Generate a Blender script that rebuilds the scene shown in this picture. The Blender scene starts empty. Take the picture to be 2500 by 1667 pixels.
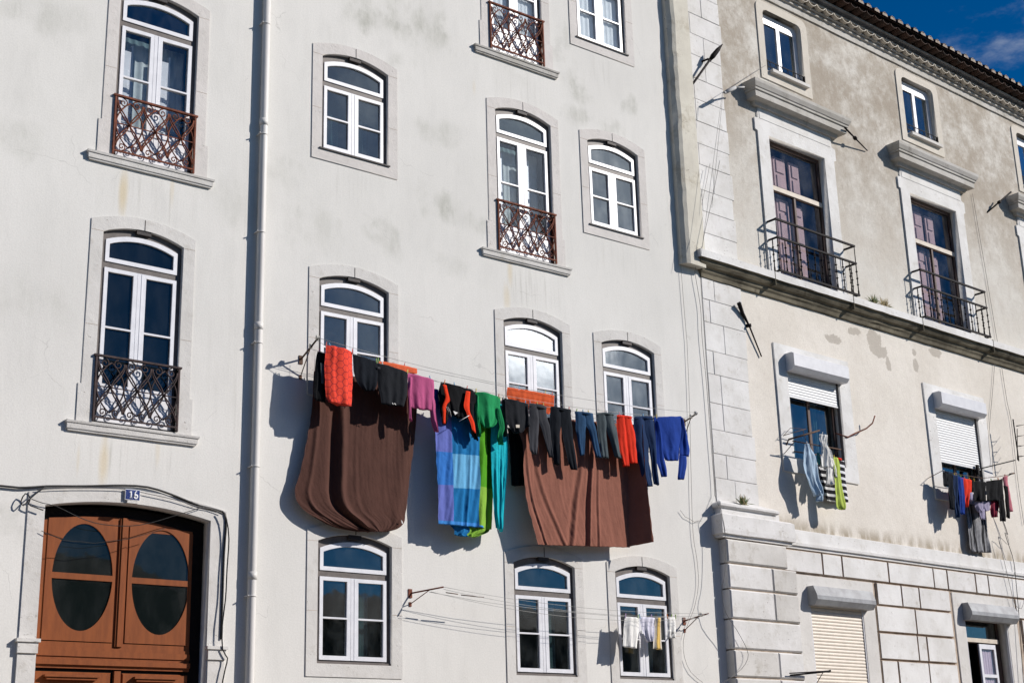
import bpy, bmesh, math, random
from mathutils import Vector, Matrix, noise
random.seed(7)
C = bpy.context.scene.collection
SC = bpy.context.scene
PHI = 0.05076824; X0 = 17.40          # the right-hand building stands turned by 2.9 degrees
# ------------------------------------------------------------------ camera, light, sky
cam = bpy.data.cameras.new('camera'); co = bpy.data.objects.new('camera', cam); C.objects.link(co)
cam.sensor_width = 36; cam.lens = 3573.306/2500*36; cam.clip_end = 3000; cam.clip_start = .1
co.matrix_world = Matrix((((0.790255258, -0.160826215, -0.591296503, 0), (-0.612159709, -0.250525958, -0.749998156, -17), (-0.027515758, 0.954657883, -0.296430785, 1.6), (0, 0, 0, 1))))
SC.camera = co
SUN = Vector((1.2, -1.0, .92)).normalized()
sl = bpy.data.lights.new('sun', 'SUN'); sl.energy = 4.6; sl.angle = math.radians(.5); sl.color = (1, .945, .885)
so = bpy.data.objects.new('sun', sl); C.objects.link(so); so.location = (10, -20, 30)
so.rotation_euler = SUN.to_track_quat('Z', 'Y').to_euler()
SC.view_settings.view_transform = 'Standard'; SC.view_settings.look = 'None'
SC.view_settings.exposure = 0.26; SC.view_settings.gamma = 1
# ---- small node helper
class NT:
    def __init__(s, nt): s.nt = nt
    def n(s, t, ins=None, **kw):
        x = s.nt.nodes.new(t)
        for k, v in kw.items(): setattr(x, k, v)
        for k, v in (ins or {}).items(): s.set(x.inputs[k], v)
        return x
    def set(s, sock, v):
        if isinstance(v, bpy.types.NodeSocket): s.nt.links.new(v, sock)
        elif isinstance(v, bpy.types.Node): s.nt.links.new(v.outputs[0], sock)
        else:
            if sock.type == 'RGBA' and hasattr(v, '__len__') and len(v) == 3: v = (*v, 1)
            sock.default_value = v
    def m(s, op, a, b=None, c=None, clamp=False):
        x = s.n('ShaderNodeMath', operation=op); x.use_clamp = clamp; s.set(x.inputs[0], a)
        if b is not None: s.set(x.inputs[1], b)
        if c is not None: s.set(x.inputs[2], c)
        return x.outputs[0]
    def vm(s, op, a, b=None, o=0):
        x = s.n('ShaderNodeVectorMath', operation=op); s.set(x.inputs[0], a)
        if b is not None: s.set(x.inputs[1], b)
        return x.outputs[o]
    def mix(s, f, a, b, bt='MIX'):
        x = s.n('ShaderNodeMix', data_type='RGBA', blend_type=bt)
        s.set(x.inputs[0], f); s.set(x.inputs[6], a); s.set(x.inputs[7], b)
        return x.outputs[2]
    def noise(s, vec, scale, detail=4, rough=.6):
        return s.n('ShaderNodeTexNoise', {'Vector': vec, 'Scale': scale, 'Detail': detail, 'Roughness': rough}).outputs[0]
    def ramp(s, f, lo, hi):
        x = s.n('ShaderNodeMapRange', {0: f, 1: lo, 2: hi}); x.interpolation_type = 'SMOOTHSTEP'; return x.outputs[0]
w = bpy.data.worlds.new('World'); SC.world = w; w.use_nodes = True
N = NT(w.node_tree); w.node_tree.nodes.clear()
sky = N.n('ShaderNodeTexSky', sky_type='NISHITA', sun_disc=False, sun_elevation=math.asin(SUN.z),
          sun_rotation=math.atan2(SUN.x, SUN.y), altitude=50, air_density=1.0, dust_density=.1, ozone_density=6.0)
gen = N.n('ShaderNodeTexCoord').outputs['Generated']
dirv = N.vm('NORMALIZE', gen)
hsv = N.n('ShaderNodeHueSaturation', {'Saturation': 1.35, 'Value': .9, 'Color': sky.outputs[0]})
skyc = N.mix(1.0, hsv.outputs[0], (.85, 1.12, 1.25), 'MULTIPLY')
cn = N.noise(N.vm('MULTIPLY', dirv, (1, 1, 2.2)), 6.0, 7, .62)
def lobe(d, deg):       # soft round patch of sky round the direction d
    d = Vector(d).normalized(); dt = N.vm('DOT_PRODUCT', dirv, tuple(d), 1)
    return N.ramp(dt, math.cos(math.radians(deg)), 1.0)
wisp = N.m('MULTIPLY', N.ramp(cn, .47, .8), N.m('ADD', lobe((0.8152, 0.4929, 0.5003), 5), N.m('ADD', lobe((0.8331, 0.4917, 0.4677), 4), lobe((.55, -.82, .16), 19))), clamp=True)
halo = N.m('MULTIPLY', lobe((.615, -.69, .385), 14), N.ramp(cn, .2, .62))
col = N.mix(N.m('MULTIPLY', wisp, .75), skyc, (8.5, 9.2, 10.5))
col = N.mix(N.m('MULTIPLY', halo, .75), col, (24, 26, 28))
glow = N.m('POWER', lobe((.607, -.735, .312), 4.3), 2.4)
col = N.mix(glow, col, (120, 122, 128))
bg = N.n('ShaderNodeBackground', {0: col, 1: .05})
N.nt.links.new(bg.outputs[0], N.n('ShaderNodeOutputWorld').inputs[0])
# ------------------------------------------------------------------ materials
MATS = {}
def newmat(name):
    m = bpy.data.materials.new(name); m.use_nodes = True; m.node_tree.nodes.clear()
    n = NT(m.node_tree); MATS[name] = m
    return m, n
def finish(n, col, rough=.8, bump=None, bd=.01, metallic=0, spec=.3, sheen=0, **kw):
    b = n.n('ShaderNodeBsdfPrincipled', {'Base Color': col, 'Roughness': rough, 'Metallic': metallic, 'Specular IOR Level': spec, 'Sheen Weight': sheen})
    if bump is not None:
        n.set(b.inputs['Normal'], n.n('ShaderNodeBump', {'Height': bump, 'Distance': bd, 'Strength': 1.0}))
    n.nt.links.new(b.outputs[0], n.n('ShaderNodeOutputMaterial').inputs[0])
    return b
def mat(name, c1, c2=None, rough=.8, scale=6, stretch=(1, 1, 1), lo=.35, hi=.7, bump=.004, bscale=40, metallic=0, spec=.3, sheen=0):
    m, n = newmat(name)
    c2 = c2 or tuple(x*.75 for x in c1)
    v = n.vm('MULTIPLY', n.n('ShaderNodeTexCoord').outputs['Object'], stretch)
    f = n.ramp(n.noise(v, scale, 6, .62), lo, hi)
    col = n.mix(f, c1, c2)
    finish(n, col, rough, n.noise(v, bscale, 4), bump, metallic, spec, sheen)
    return m
def P3(n):
    v = n.n('ShaderNodeTexCoord').outputs['Object']
    s = n.n('ShaderNodeSeparateXYZ', {0: v})
    return v, s.outputs[0], s.outputs[1], s.outputs[2]
def blob(n, x, z, cx, cz, rx, rz, nz, k=.9):
    a = n.m('DIVIDE', n.m('SUBTRACT', x, cx), rx); b = n.m('DIVIDE', n.m('SUBTRACT', z, cz), rz)
    d = n.m('SQRT', n.m('ADD', n.m('MULTIPLY', a, a), n.m('MULTIPLY', b, b)))
    d = n.m('ADD', d, n.m('MULTIPLY', n.m('SUBTRACT', nz, .5), k*2))
    return n.ramp(d, 1.0, .15)
def allblobs(n, x, z, lst, nz, k=.9):
    tot = None
    for (cx, cz, rx, rz, s) in lst:
        b = n.m('MULTIPLY', blob(n, x, z, cx, cz, rx, rz, nz, k), s)
        tot = b if tot is None else n.m('MAXIMUM', tot, b)
    return tot
DRIP = [(7.35, 9.25, .85, .5, 1), (7.3, 5.75, .85, .4, 1), (13.75, 9.25, .85, .5, .9), (13.7, 12.75, .8, .5, .9), (8.8, 8, .35, 6, .5), (15.6, 13.6, .7, .4, .7), (10.5, 10.2, .7, .4, .7), (15.7, 10.15, .7, .4, .7), (17.2, 12, .5, 4, .6)]
# left plaster wall: pale grey paint, greenish damp, runs below the sills, a few cracks
m, n = newmat('pale_plaster'); v, x, y, z = P3(n)
big = n.noise(v, .35, 5, .6); mid = n.noise(n.vm('MULTIPLY', v, (1, 1, .35)), 2.2, 6, .65); fine = n.noise(v, 45, 3, .6)
streak = n.noise(n.vm('MULTIPLY', v, (6, 1, .35)), 1.0, 5, .65)
col = n.mix(n.ramp(big, .38, .66), (.695, .678, .642), (.65, .635, .60))
col = n.mix(n.m('MULTIPLY', n.ramp(mid, .45, .78), .32), col, (.52, .51, .48))
damp = allblobs(n, n.m('ADD', x, n.m('MULTIPLY', n.m('SUBTRACT', n.noise(v, 1.1, 4), .5), 2.2)), n.m('ADD', z, n.m('MULTIPLY', n.m('SUBTRACT', n.noise(v, .8, 3), .5), 1.2)), [(11.12, 13.25, 0.5, 0.55, 0.9), (11.95, 13.29, 0.75, 0.7, 0.8), (10.55, 13.17, 0.4, 0.5, 0.5), (11.18, 12.45, 0.35, 0.35, 0.6), (15.05, 13.18, 0.35, 0.5, 0.7), (16.20, 13.27, 0.3, 0.35, 0.8), (15.02, 12.59, 0.4, 0.3, 0.7), (15.85, 12.54, 0.35, 0.3, 0.5), (12.15, 10.22, 0.9, 0.4, 0.75), (12.05, 11.52, 0.7, 0.3, 0.5), (11.20, 9.60, 0.4, 0.4, 0.6), (9.19, 10.11, 0.6, 0.4, 0.4), (5.64, 11.50, 1.2, 0.3, 0.45), (5.48, 9.60, 0.8, 0.3, 0.4), (8.59, 9.59, 0.5, 0.6, 0.35), (5.87, 7.54, 1, 0.35, 0.3), (13.54, 12.91, 0.3, 0.3, 0.3), (12.15, 9.43, 0.5, 0.3, 0.4), (5.90, 4.92, 0.3, 0.4, 0.4), (9.86, 9.50, 0.5, 0.6, 0.35), (14.51, 13.75, 0.2, 0.5, 0.45)], mid, 1.3)
damp = n.m('MULTIPLY', damp, n.m('ADD', .25, n.m('MULTIPLY', n.ramp(n.noise(n.vm('MULTIPLY', v, (1, 1, .5)), 3.5, 9, .75), .36, .66), n.ramp(streak, .1, .7))))
col = n.mix(n.m('MULTIPLY', damp, .8), col, (.36, .36, .31))
drip = n.m('MULTIPLY', allblobs(n, x, z, DRIP, mid, .6), n.ramp(n.noise(n.vm('MULTIPLY', v, (14, 1, .5)), 1.0, 5, .7), .48, .72))
col = n.mix(n.m('MULTIPLY', drip, .5), col, (.36, .345, .30))
col = n.mix(n.m('MULTIPLY', n.ramp(streak, .55, .8), .22), col, (.45, .44, .40))
rust = allblobs(n, x, z, [(6.99, 9.28, 0.09, 0.45, 1), (7.68, 9.52, 0.05, 0.4, 0.5), (6.94, 5.67, 0.09, 0.42, 0.9), (6.94, 5.94, 0.05, 0.3, 0.5), (6.61, 5.67, 0.03, 0.3, 0.4), (7.64, 5.90, 0.05, 0.3, 0.4), (13.40, 9.48, 0.08, 0.4, 0.7), (13.33, 9.03, 0.1, 0.35, 0.6), (12.78, 12.49, 0.05, 0.2, 0.3)], streak, .5)
col = n.mix(n.m('MULTIPLY', rust, .55), col, (.60, .47, .25))
vor = n.n('ShaderNodeTexVoronoi', {'Vector': n.vm('ADD', v, n.vm('MULTIPLY', n.n('ShaderNodeTexNoise', {'Vector': v, 'Scale': 5.0}).outputs['Color'], (.25, .25, .25))), 'Scale': .8}, feature='DISTANCE_TO_EDGE').outputs[0]
crack = n.m('MULTIPLY', n.ramp(vor, .006, .0008), n.ramp(n.noise(v, .9, 2), .54, .64))
col = n.mix(n.m('MULTIPLY', crack, .28), col, (.25, .24, .22))
spots = n.m('MULTIPLY', n.ramp(n.noise(v, 9, 2), .76, .80), .4)
col = n.mix(spots, col, (.3, .29, .26))
fade = n.mix(n.ramp(fine, .35, .7), (1.03, 1.03, 1.03), (.955, .955, .955))
col = n.mix(1.0, col, fade, 'MULTIPLY')
finish(n, col, .9, n.m('ADD', n.m('MULTIPLY', mid, .8), n.m('MULTIPLY', fine, .25)), .006, spec=.15)
# right plaster wall: beige, brown weathering towards the top, repair patches under the ledge
m, n = newmat('weathered_plaster'); v, x, y, z = P3(n)
big = n.noise(v, .6, 6, .66); mid = n.noise(v, 2.8, 9, .72); fine = n.noise(v, 40, 3, .6)
up = n.ramp(z, 10.3, 15.2)
base = n.mix(n.ramp(z, 9.9, 10.6), (.71, .665, .60), (.61, .585, .535))
col = n.mix(n.m('MULTIPLY', n.ramp(big, .42, .66), .5), base, (.62, .57, .50))
bl = n.m('MULTIPLY', n.ramp(n.m('ADD', n.m('MULTIPLY', big, .55), n.m('MULTIPLY', mid, .45)), .37, .58), n.m('ADD', n.m('MULTIPLY', up, .85), .10))
col = n.mix(bl, col, (.335, .29, .235))
col = n.mix(n.m('MULTIPLY', n.ramp(n.noise(n.vm('MULTIPLY', v, (1, 1, .7)), 8, 10, .8), .48, .68), n.m('ADD', n.m('MULTIPLY', up, .55), .15)), col, (.30, .255, .205))
col = n.mix(n.m('MULTIPLY', n.ramp(mid, .55, .75), .35), col, (.64, .60, .54))
patch = allblobs(n, x, z, [(5.40, 9.80, 0.4, 0.22, 1), (5.71, 9.56, 0.13, 0.2, 1), (6.66, 9.70, 0.14, 0.18, 1), (7.43, 10.10, 0.25, 0.16, 0.9), (3.99, 9.77, 0.35, 0.15, 0.8), (4.64, 10.03, 0.2, 0.12, 0.8), (5.34, 10.00, 0.35, 0.3, 1), (4.78, 10.06, 0.2, 0.12, 0.9), (6.66, 9.97, 0.1, 0.1, 0.6)], mid, 1.1)
col = n.mix(n.m('MULTIPLY', n.ramp(patch, .25, .35), .8), col, (.40, .36, .31))
low = n.m('MULTIPLY', n.ramp(z, 6.25, 5.95), n.ramp(n.noise(n.vm('MULTIPLY', v, (3, 1, 1)), 1.6, 5), .35, .62))
col = n.mix(n.m('MULTIPLY', low, .75), col, (.24, .19, .12))
col = n.mix(1.0, col, n.mix(n.ramp(fine, .35, .7), (1.05, 1.05, 1.05), (.93, .93, .93)), 'MULTIPLY')
finish(n, col, .9, n.m('ADD', mid, n.m('MULTIPLY', fine, .3)), .012, spec=.15)
# limestone with pits and veins
def stone(name, c1, c2, dirt, pits=.5, dsc=2.0, amt=.5):
    m, n = newmat(name); v, x, y, z = P3(n)
    big = n.noise(v, 1.3, 6, .65); mid = n.noise(v, dsc*3, 6, .7); fine = n.noise(v, 55, 3, .6)
    col = n.mix(n.ramp(big, .35, .68), c1, c2)
    col = n.mix(n.m('MULTIPLY', n.ramp(mid, .52, .74), amt), col, dirt)
    pit = n.m('MULTIPLY', n.ramp(n.noise(n.vm('MULTIPLY', v, (1, 1, 2)), 22, 3), .66, .72), n.ramp(n.noise(v, 1.5, 3), .46, .6))
    col = n.mix(n.m('MULTIPLY', pit, pits), col, (.20, .15, .11))
    finish(n, col, .85, n.m('SUBTRACT', n.m('ADD', mid, n.m('MULTIPLY', fine, .3)), n.m('MULTIPLY', pit, .8)), .008, spec=.2)
    return m
stone('pink_limestone', (.64, .605, .575), (.57, .54, .51), (.46, .43, .40), .15, 2.5, .45)
stone('grey_limestone', (.63, .61, .58), (.56, .54, .51), (.42, .39, .34), .4, 2, .5)
stone('white_limestone', (.71, .70, .685), (.60, .585, .56), (.44, .41, .36), .9, 1.6, .5)
stone('quoin_limestone', (.68, .665, .65), (.58, .565, .54), (.40, .37, .32), .9, 1.6, .6)
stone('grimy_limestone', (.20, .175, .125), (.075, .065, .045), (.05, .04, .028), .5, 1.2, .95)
mat('mortar', (.48, .39, .31), (.30, .235, .18), .95, bump=.004)
stone('cream_stone', (.60, .555, .49), (.53, .49, .42), (.42, .38, .31), .3, 1.6, .4)
stone('pier_limestone', (.60, .58, .55), (.50, .48, .45), (.36, .33, .28), .9, 1.3, .7)
stone('hood_limestone', (.50, .48, .45), (.42, .40, .36), (.16, .14, .115), .5, 1.4, .6)
stone('peeling_plaster', (.60, .57, .49), (.52, .49, .42), (.30, .25, .17), .9, 1.0, .6)
# paints, metals, wood, cloth
mat('white_paint', (.72, .72, .75), (.64, .64, .67), .35, bump=.0005, spec=.5)
mat('brown_frame_paint', (.135, .115, .105), (.10, .085, .078), .5, bump=.001, scale=12)
mat('dark_sill_and_shade', (.03, .028, .03), (.05, .035, .03), .6)
mat('rusty_iron', (.21, .065, .035), (.09, .035, .024), .85, scale=14, bump=.002)
mat('dark_iron', (.07, .045, .042), (.025, .02, .022), .8, scale=14, bump=.002)
mat('black_iron', (.008, .008, .010), (.018, .013, .011), .7, scale=16, spec=.12)
mat('brown_iron', (.11, .055, .03), (.05, .03, .022), .75, scale=18)
mat('varnished_wood', (.245, .072, .022), (.19, .055, .018), .55, scale=3, stretch=(5, 5, .7), bump=.0012, bscale=20, spec=.15)
mat('dark_wood', (.12, .075, .06), (.07, .045, .038), .6, scale=4, stretch=(4, 4, .8))
mat('grey_paint_metal', (.62, .62, .64), (.56, .56, .58), .4, spec=.4, bump=.0008)
mat('pipe_paint', (.62, .60, .57), (.55, .53, .505), .5, scale=3, stretch=(1, 1, .3), bump=.001)
mat('shutter_white', (.72, .725, .73), (.66, .66, .66), .45, bump=.0006)
mat('shutter_cream', (.70, .62, .52), (.62, .55, .46), .5, bump=.0006)
mat('shutter_box_grey', (.33, .34, .35), (.22, .22, .23), .55, scale=4)
mat('cream_panel', (.60, .53, .44), (.50, .44, .37), .6)
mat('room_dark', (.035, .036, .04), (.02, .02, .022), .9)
mat('cable_black', (.012, .012, .013), (.02, .02, .02), .5)
mat('cable_grey', (.20, .19, .18), (.13, .12, .12), .7)
mat('rope', (.42, .42, .40), (.32, .32, .31), .8)
mat('bone_white', (.75, .73, .68), (.6, .58, .52), .5)
mat('plate_blue', (.012, .03, .16), (.01, .02, .12), .25, spec=.6)
mat('plate_white', (.8, .8, .8), (.75, .75, .75), .3)
mat('roof_tile', (.065, .035, .026), (.03, .023, .02), .9, scale=5, bump=.006)
mat('lichen_tile', (.40, .34, .28), (.20, .15, .12), .9, scale=8, bump=.006)
mat('gutter_plaster', (.40, .40, .40), (.24, .24, .235), .9, scale=3, bump=.006)
mat('curtain_white', (.78, .80, .82), (.68, .71, .74), .8)
mat('sheer_grey', (.50, .55, .56), (.40, .45, .46), .9)
mat('door_shade_black', (.012, .009, .008), (.008, .006, .005), .7, spec=.1)
mat('leaf_green', (.06, .10, .025), (.10, .11, .04), .7)
mat('leaf_dry', (.32, .25, .13), (.2, .16, .08), .8)
mat('asphalt', (.12, .11, .095), (.10, .09, .08), .9, scale=20)
mat('cobble', (.34, .30, .25), (.28, .25, .205), .9, scale=18, bump=.01)
mat('house_paint', (.10, .12, .11), (.07, .085, .08), .9)
def fabric(name, c, v=.8, bs=60, bump=.003, sheen=.15, stripes=None):
    m, n = newmat(name); vv, x, y, z = P3(n)
    f = n.ramp(n.noise(n.vm('MULTIPLY', vv, (1, 1, .6)), 5, 5, .6), .35, .7)
    col = n.mix(f, c, tuple(q*v for q in c))
    if stripes: col = stripes(n, col, x, y, z, vv)
    finish(n, col, .9, n.m('ADD', n.noise(n.vm('MULTIPLY', n.vm('ADD', vv, n.vm('MULTIPLY', n.n('ShaderNodeTexNoise', {'Vector': vv, 'Scale': 3.0}).outputs['Color'], (.3, .3, .3))), (1, 1, .75)), 20, 6, .62), n.m('MULTIPLY', n.noise(vv, 160, 2),   .08)), bump*2.2, spec=.12, sheen=0)
    return name
# window glass: thin pane, part mirror, part see-through, with dust and a little waviness
def glass(name, refl, tint, dust=.04, opaque=0.0, oc=(.02, .03, .04), wav=.002):
    m, n = newmat(name); v, x, y, z = P3(n)
    nz = n.noise(v, 1.3, 3); b = n.n('ShaderNodeBump', {'Height': nz, 'Distance': wav, 'Strength': 1.0})
    geo = n.n('ShaderNodeNewGeometry'); cs = n.m('ABSOLUTE', n.vm('DOT_PRODUCT', geo.outputs['Incoming'], geo.outputs['Normal'], 1))
    fr = n.m('ADD', .045, n.m('MULTIPLY', .955, n.m('POWER', n.m('SUBTRACT', 1, cs, clamp=True), 5)))
    gl = n.n('ShaderNodeBsdfGlossy', {'Color': (1, 1, 1), 'Roughness': .03, 'Normal': b})
    tr = n.n('ShaderNodeBsdfTransparent', {'Color': tint})
    df = n.n('ShaderNodeBsdfDiffuse', {'Color': (.5, .52, .52)}); od = n.n('ShaderNodeBsdfDiffuse', {'Color': oc})
    dn = n.m('MULTIPLY', n.ramp(n.noise(n.vm('MULTIPLY', v, (1.4, 1, .8)), 2.2, 5, .6), .35, .8), dust)
    a = n.n('ShaderNodeMixShader', {0: opaque, 1: tr, 2: od})
    a = n.n('ShaderNodeMixShader', {0: dn, 1: a, 2: df})
    a = n.n('ShaderNodeMixShader', {0: n.m('MULTIPLY', fr, refl, clamp=True), 1: a, 2: gl})
    n.nt.links.new(a.outputs[0], n.n('ShaderNodeOutputMaterial').inputs[0])
glass('window_glass', 2.4, (.55, .66, .68), .05)
glass('clear_glass', 1.2, (.93, .95, .96), .05)
glass('dusty_glass', 2.8, (.55, .62, .64), .32)
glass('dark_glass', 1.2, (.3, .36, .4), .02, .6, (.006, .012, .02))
glass('plum_glass', .8, (.86, .82, .86), .05)
glass('door_glass', .9, (.2, .2, .2), .03, .9, (.006, .009, .009))
# ------------------------------------------------------------------ geometry helpers
LEFT = Matrix.Identity(4)
RIGHT = Matrix.Translation((X0, 0, 0)) @ Matrix.Rotation(PHI, 4, 'Z')
def new_obj(name, me, m=None, parent=None, loc=None):
    o = bpy.data.objects.new(name, me); C.objects.link(o)
    if m is not None and me is not None:
        for q in (m if isinstance(m, (list, tuple)) else [m]): me.materials.append(MATS[q])
    if parent is not None: o.parent = parent
    if loc is not None: o.location = loc
    return o
def tag(o, label=None, cat=None, group=None, kind=None):
    for k, v in (('label', label), ('category', cat), ('group', group), ('kind', kind)):
        if v: o[k] = v
    return o
def empty(name, mtx, label=None, cat=None, group=None):
    o = bpy.data.objects.new(name, None); C.objects.link(o); o.matrix_world = mtx; o.empty_display_size = .2
    return tag(o, label, cat, group)
class MB:
    def __init__(s): s.v = []; s.f = []; s.mi = []; s.sm = []
    def add(s, vs, fs, mi=0, smooth=False):
        b = len(s.v); s.v += [tuple(q) for q in vs]
        s.f += [tuple(b+i for i in f) for f in fs]; s.mi += [mi]*len(fs); s.sm += [smooth]*len(fs)
    def box(s, x0, x1, y0, y1, z0, z1, mi=0, ch=0, cm=None):
        if ch:
            c = ch   # front face (y0) chamfered
            vs = [(x0, y1, z0), (x1, y1, z0), (x1, y1, z1), (x0, y1, z1), (x0, y0+c, z0), (x1, y0+c, z0), (x1, y0+c, z1), (x0, y0+c, z1),
                  (x0+c, y0, z0+c), (x1-c, y0, z0+c), (x1-c, y0, z1-c), (x0+c, y0, z1-c)]
            fs = [(3, 2, 1, 0), (0, 1, 5, 4), (1, 2, 6, 5), (2, 3, 7, 6), (3, 0, 4, 7), (4, 5, 9, 8), (5, 6, 10, 9), (6, 7, 11, 10), (7, 4, 8, 11), (8, 9, 10, 11)]
            b_ = len(s.mi); s.add(vs, fs, mi)
            if cm is not None:
                for i_ in range(b_, b_+9): s.mi[i_] = cm
            return
        vs = [(x0, y0, z0), (x1, y0, z0), (x1, y1, z0), (x0, y1, z0), (x0, y0, z1), (x1, y0, z1), (x1, y1, z1), (x0, y1, z1)]
        s.add(vs, [(0, 3, 2, 1), (4, 5, 6, 7), (0, 1, 5, 4), (1, 2, 6, 5), (2, 3, 7, 6), (3, 0, 4, 7)], mi)
    def tube(s, pts, r, k=6, mi=0, closed=False):
        pts = [Vector(p) for p in pts]; n_ = len(pts); vs = []; fs = []
        rr = r if hasattr(r, '__len__') else [r]*n_
        prev = None
        for i, p in enumerate(pts):
            a = pts[i-1] if (i or closed) else p; b = pts[(i+1) % n_] if (i < n_-1 or closed) else p
            t = (b-a)
            if t.length < 1e-9: t = Vector((0, 0, 1))
            t.normalize()
            if prev is None:
                u = t.cross(Vector((0, 1, 0)))
                if u.length < .1: u = t.cross(Vector((1, 0, 0)))
            else: u = prev - t*prev.dot(t)
            u.normalize(); prev = u; w_ = t.cross(u)
            for j in range(k):
                an = 2*math.pi*j/k; vs.append(p + (u*math.cos(an)+w_*math.sin(an))*rr[i])
        m_ = n_ if closed else n_-1
        for i in range(m_):
            for j in range(k):
                a = i*k+j; b = i*k+(j+1) % k; c = ((i+1) % n_)*k+(j+1) % k; d = ((i+1) % n_)*k+j
                fs.append((a, b, c, d))
        if not closed: fs += [tuple(range(k))[::-1], tuple((n_-1)*k+j for j in range(k))]
        s.add(vs, fs, mi, True)
    def sweep(s, prof, u0, u1, left=True, right=True, mi=0, seg=1, jit=0, closed=True):
        """moulding: profile of (out, z); runs along x from u0 to u1 with mitred returns to the wall"""
        rings = []
        P_ = prof
        if left: rings.append([(u0-o, .0, z) for o, z in P_])
        else: rings.append([(u0, -o, z) for o, z in P_])
        if left: rings.append([(u0-o, -o, z) for o, z in P_])
        for i in range(1, seg):
            x = u0+(u1-u0)*i/seg
            rings.append([(x, -o-random.uniform(0, jit)*(o > .01), z+random.uniform(-jit, jit)) for o, z in P_])
        if right: rings.append([(u1+o, -o, z) for o, z in P_]); rings.append([(u1+o, .0, z) for o, z in P_])
        else: rings.append([(u1, -o, z) for o, z in P_])
        k = len(P_); vs = [q for r in rings for q in r]; fs = []
        for i in range(len(rings)-1):
            for j in range(k-(0 if closed else 1)):
                fs.append((i*k+j, i*k+(j+1) % k, (i+1)*k+(j+1) % k, (i+1)*k+j))
        fs += [tuple(range(k))[::-1], tuple((len(rings)-1)*k+j for j in range(k))]
        s.add(vs, fs, mi)
    def build(s, name, m, parent=None, origin=None, mtx=None):
        me = bpy.data.meshes.new(name)
        if origin == 'base':
            xs = [v[0] for v in s.v]; ys = [v[1] for v in s.v]; zs = [v[2] for v in s.v]
            origin = ((min(xs)+max(xs))/2, (min(ys)+max(ys))/2, min(zs))
        vv = s.v if origin is None else [(a-origin[0], b-origin[1], c-origin[2]) for a, b, c in s.v]
        me.from_pydata(vv, [], s.f)
        for p, i, q in zip(me.polygons, s.mi, s.sm): p.material_index = i; p.use_smooth = q
        bm = bmesh.new(); bm.from_mesh(me); bmesh.ops.recalc_face_normals(bm, faces=bm.faces); bm.to_mesh(me); bm.free()
        o = new_obj(name, me, m, parent)
        if origin is not None:
            t = Matrix.Translation(origin)
            if mtx is not None: o.matrix_world = mtx @ t
            else: o.location = origin
        elif mtx is not None: o.matrix_world = mtx
        return o
def plate(name, outer, holes, y0, y1, m, parent=None, bevel=0):
    """flat piece with holes, outline in (x,z), from y0 (front) to y1 (back)"""
    cu = bpy.data.curves.new('tmp', 'CURVE'); cu.dimensions = '2D'; cu.fill_mode = 'BOTH'; cu.extrude = (y1-y0)/2
    for loop in [outer]+holes:
        sp = cu.splines.new('POLY'); sp.points.add(len(loop)-1)
        for i, (a, b) in enumerate(loop): sp.points[i].co = (a, b, 0, 1)
        sp.use_cyclic_u = True
    ob = bpy.data.objects.new('tmp', cu); C.objects.link(ob)
    me = bpy.data.meshes.new_from_object(ob.evaluated_get(bpy.context.evaluated_depsgraph_get()))
    bpy.data.objects.remove(ob); bpy.data.curves.remove(cu)
    me.name = name
    ym = (y0+y1)/2
    for v in me.vertices: a, b, c = v.co; v.co = (a, ym-c, b)
    bm = bmesh.new(); bm.from_mesh(me)
    bmesh.ops.remove_doubles(bm, verts=bm.verts, dist=1e-5)
    bmesh.ops.recalc_face_normals(bm, faces=bm.faces)
    bm.to_mesh(me); bm.free()
    me.materials.clear()
    return new_obj(name, me, m, parent)
def arch(x0, x1, z0, zs, rise, seg=14):
    """closed outline with a segmental arch on top"""
    pts = [(x0, z0), (x1, z0)]
    for i in range(seg+1):
        t = i/seg; pts.append((x1+(x0-x1)*t, zs+rise*(1-(2*t-1)**2)))
    return pts
def rect(x0, x1, z0, z1): return [(x0, z0), (x1, z0), (x1, z1), (x0, z1)]
def ell(cx, cz, rx, rz, a0=0, a1=360, k=28):
    return [(cx+rx*math.cos(math.radians(a0+(a1-a0)*i/k)), cz+rz*math.sin(math.radians(a0+(a1-a0)*i/k))) for i in range(k+(0 if a1-a0 == 360 else 1))]
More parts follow.
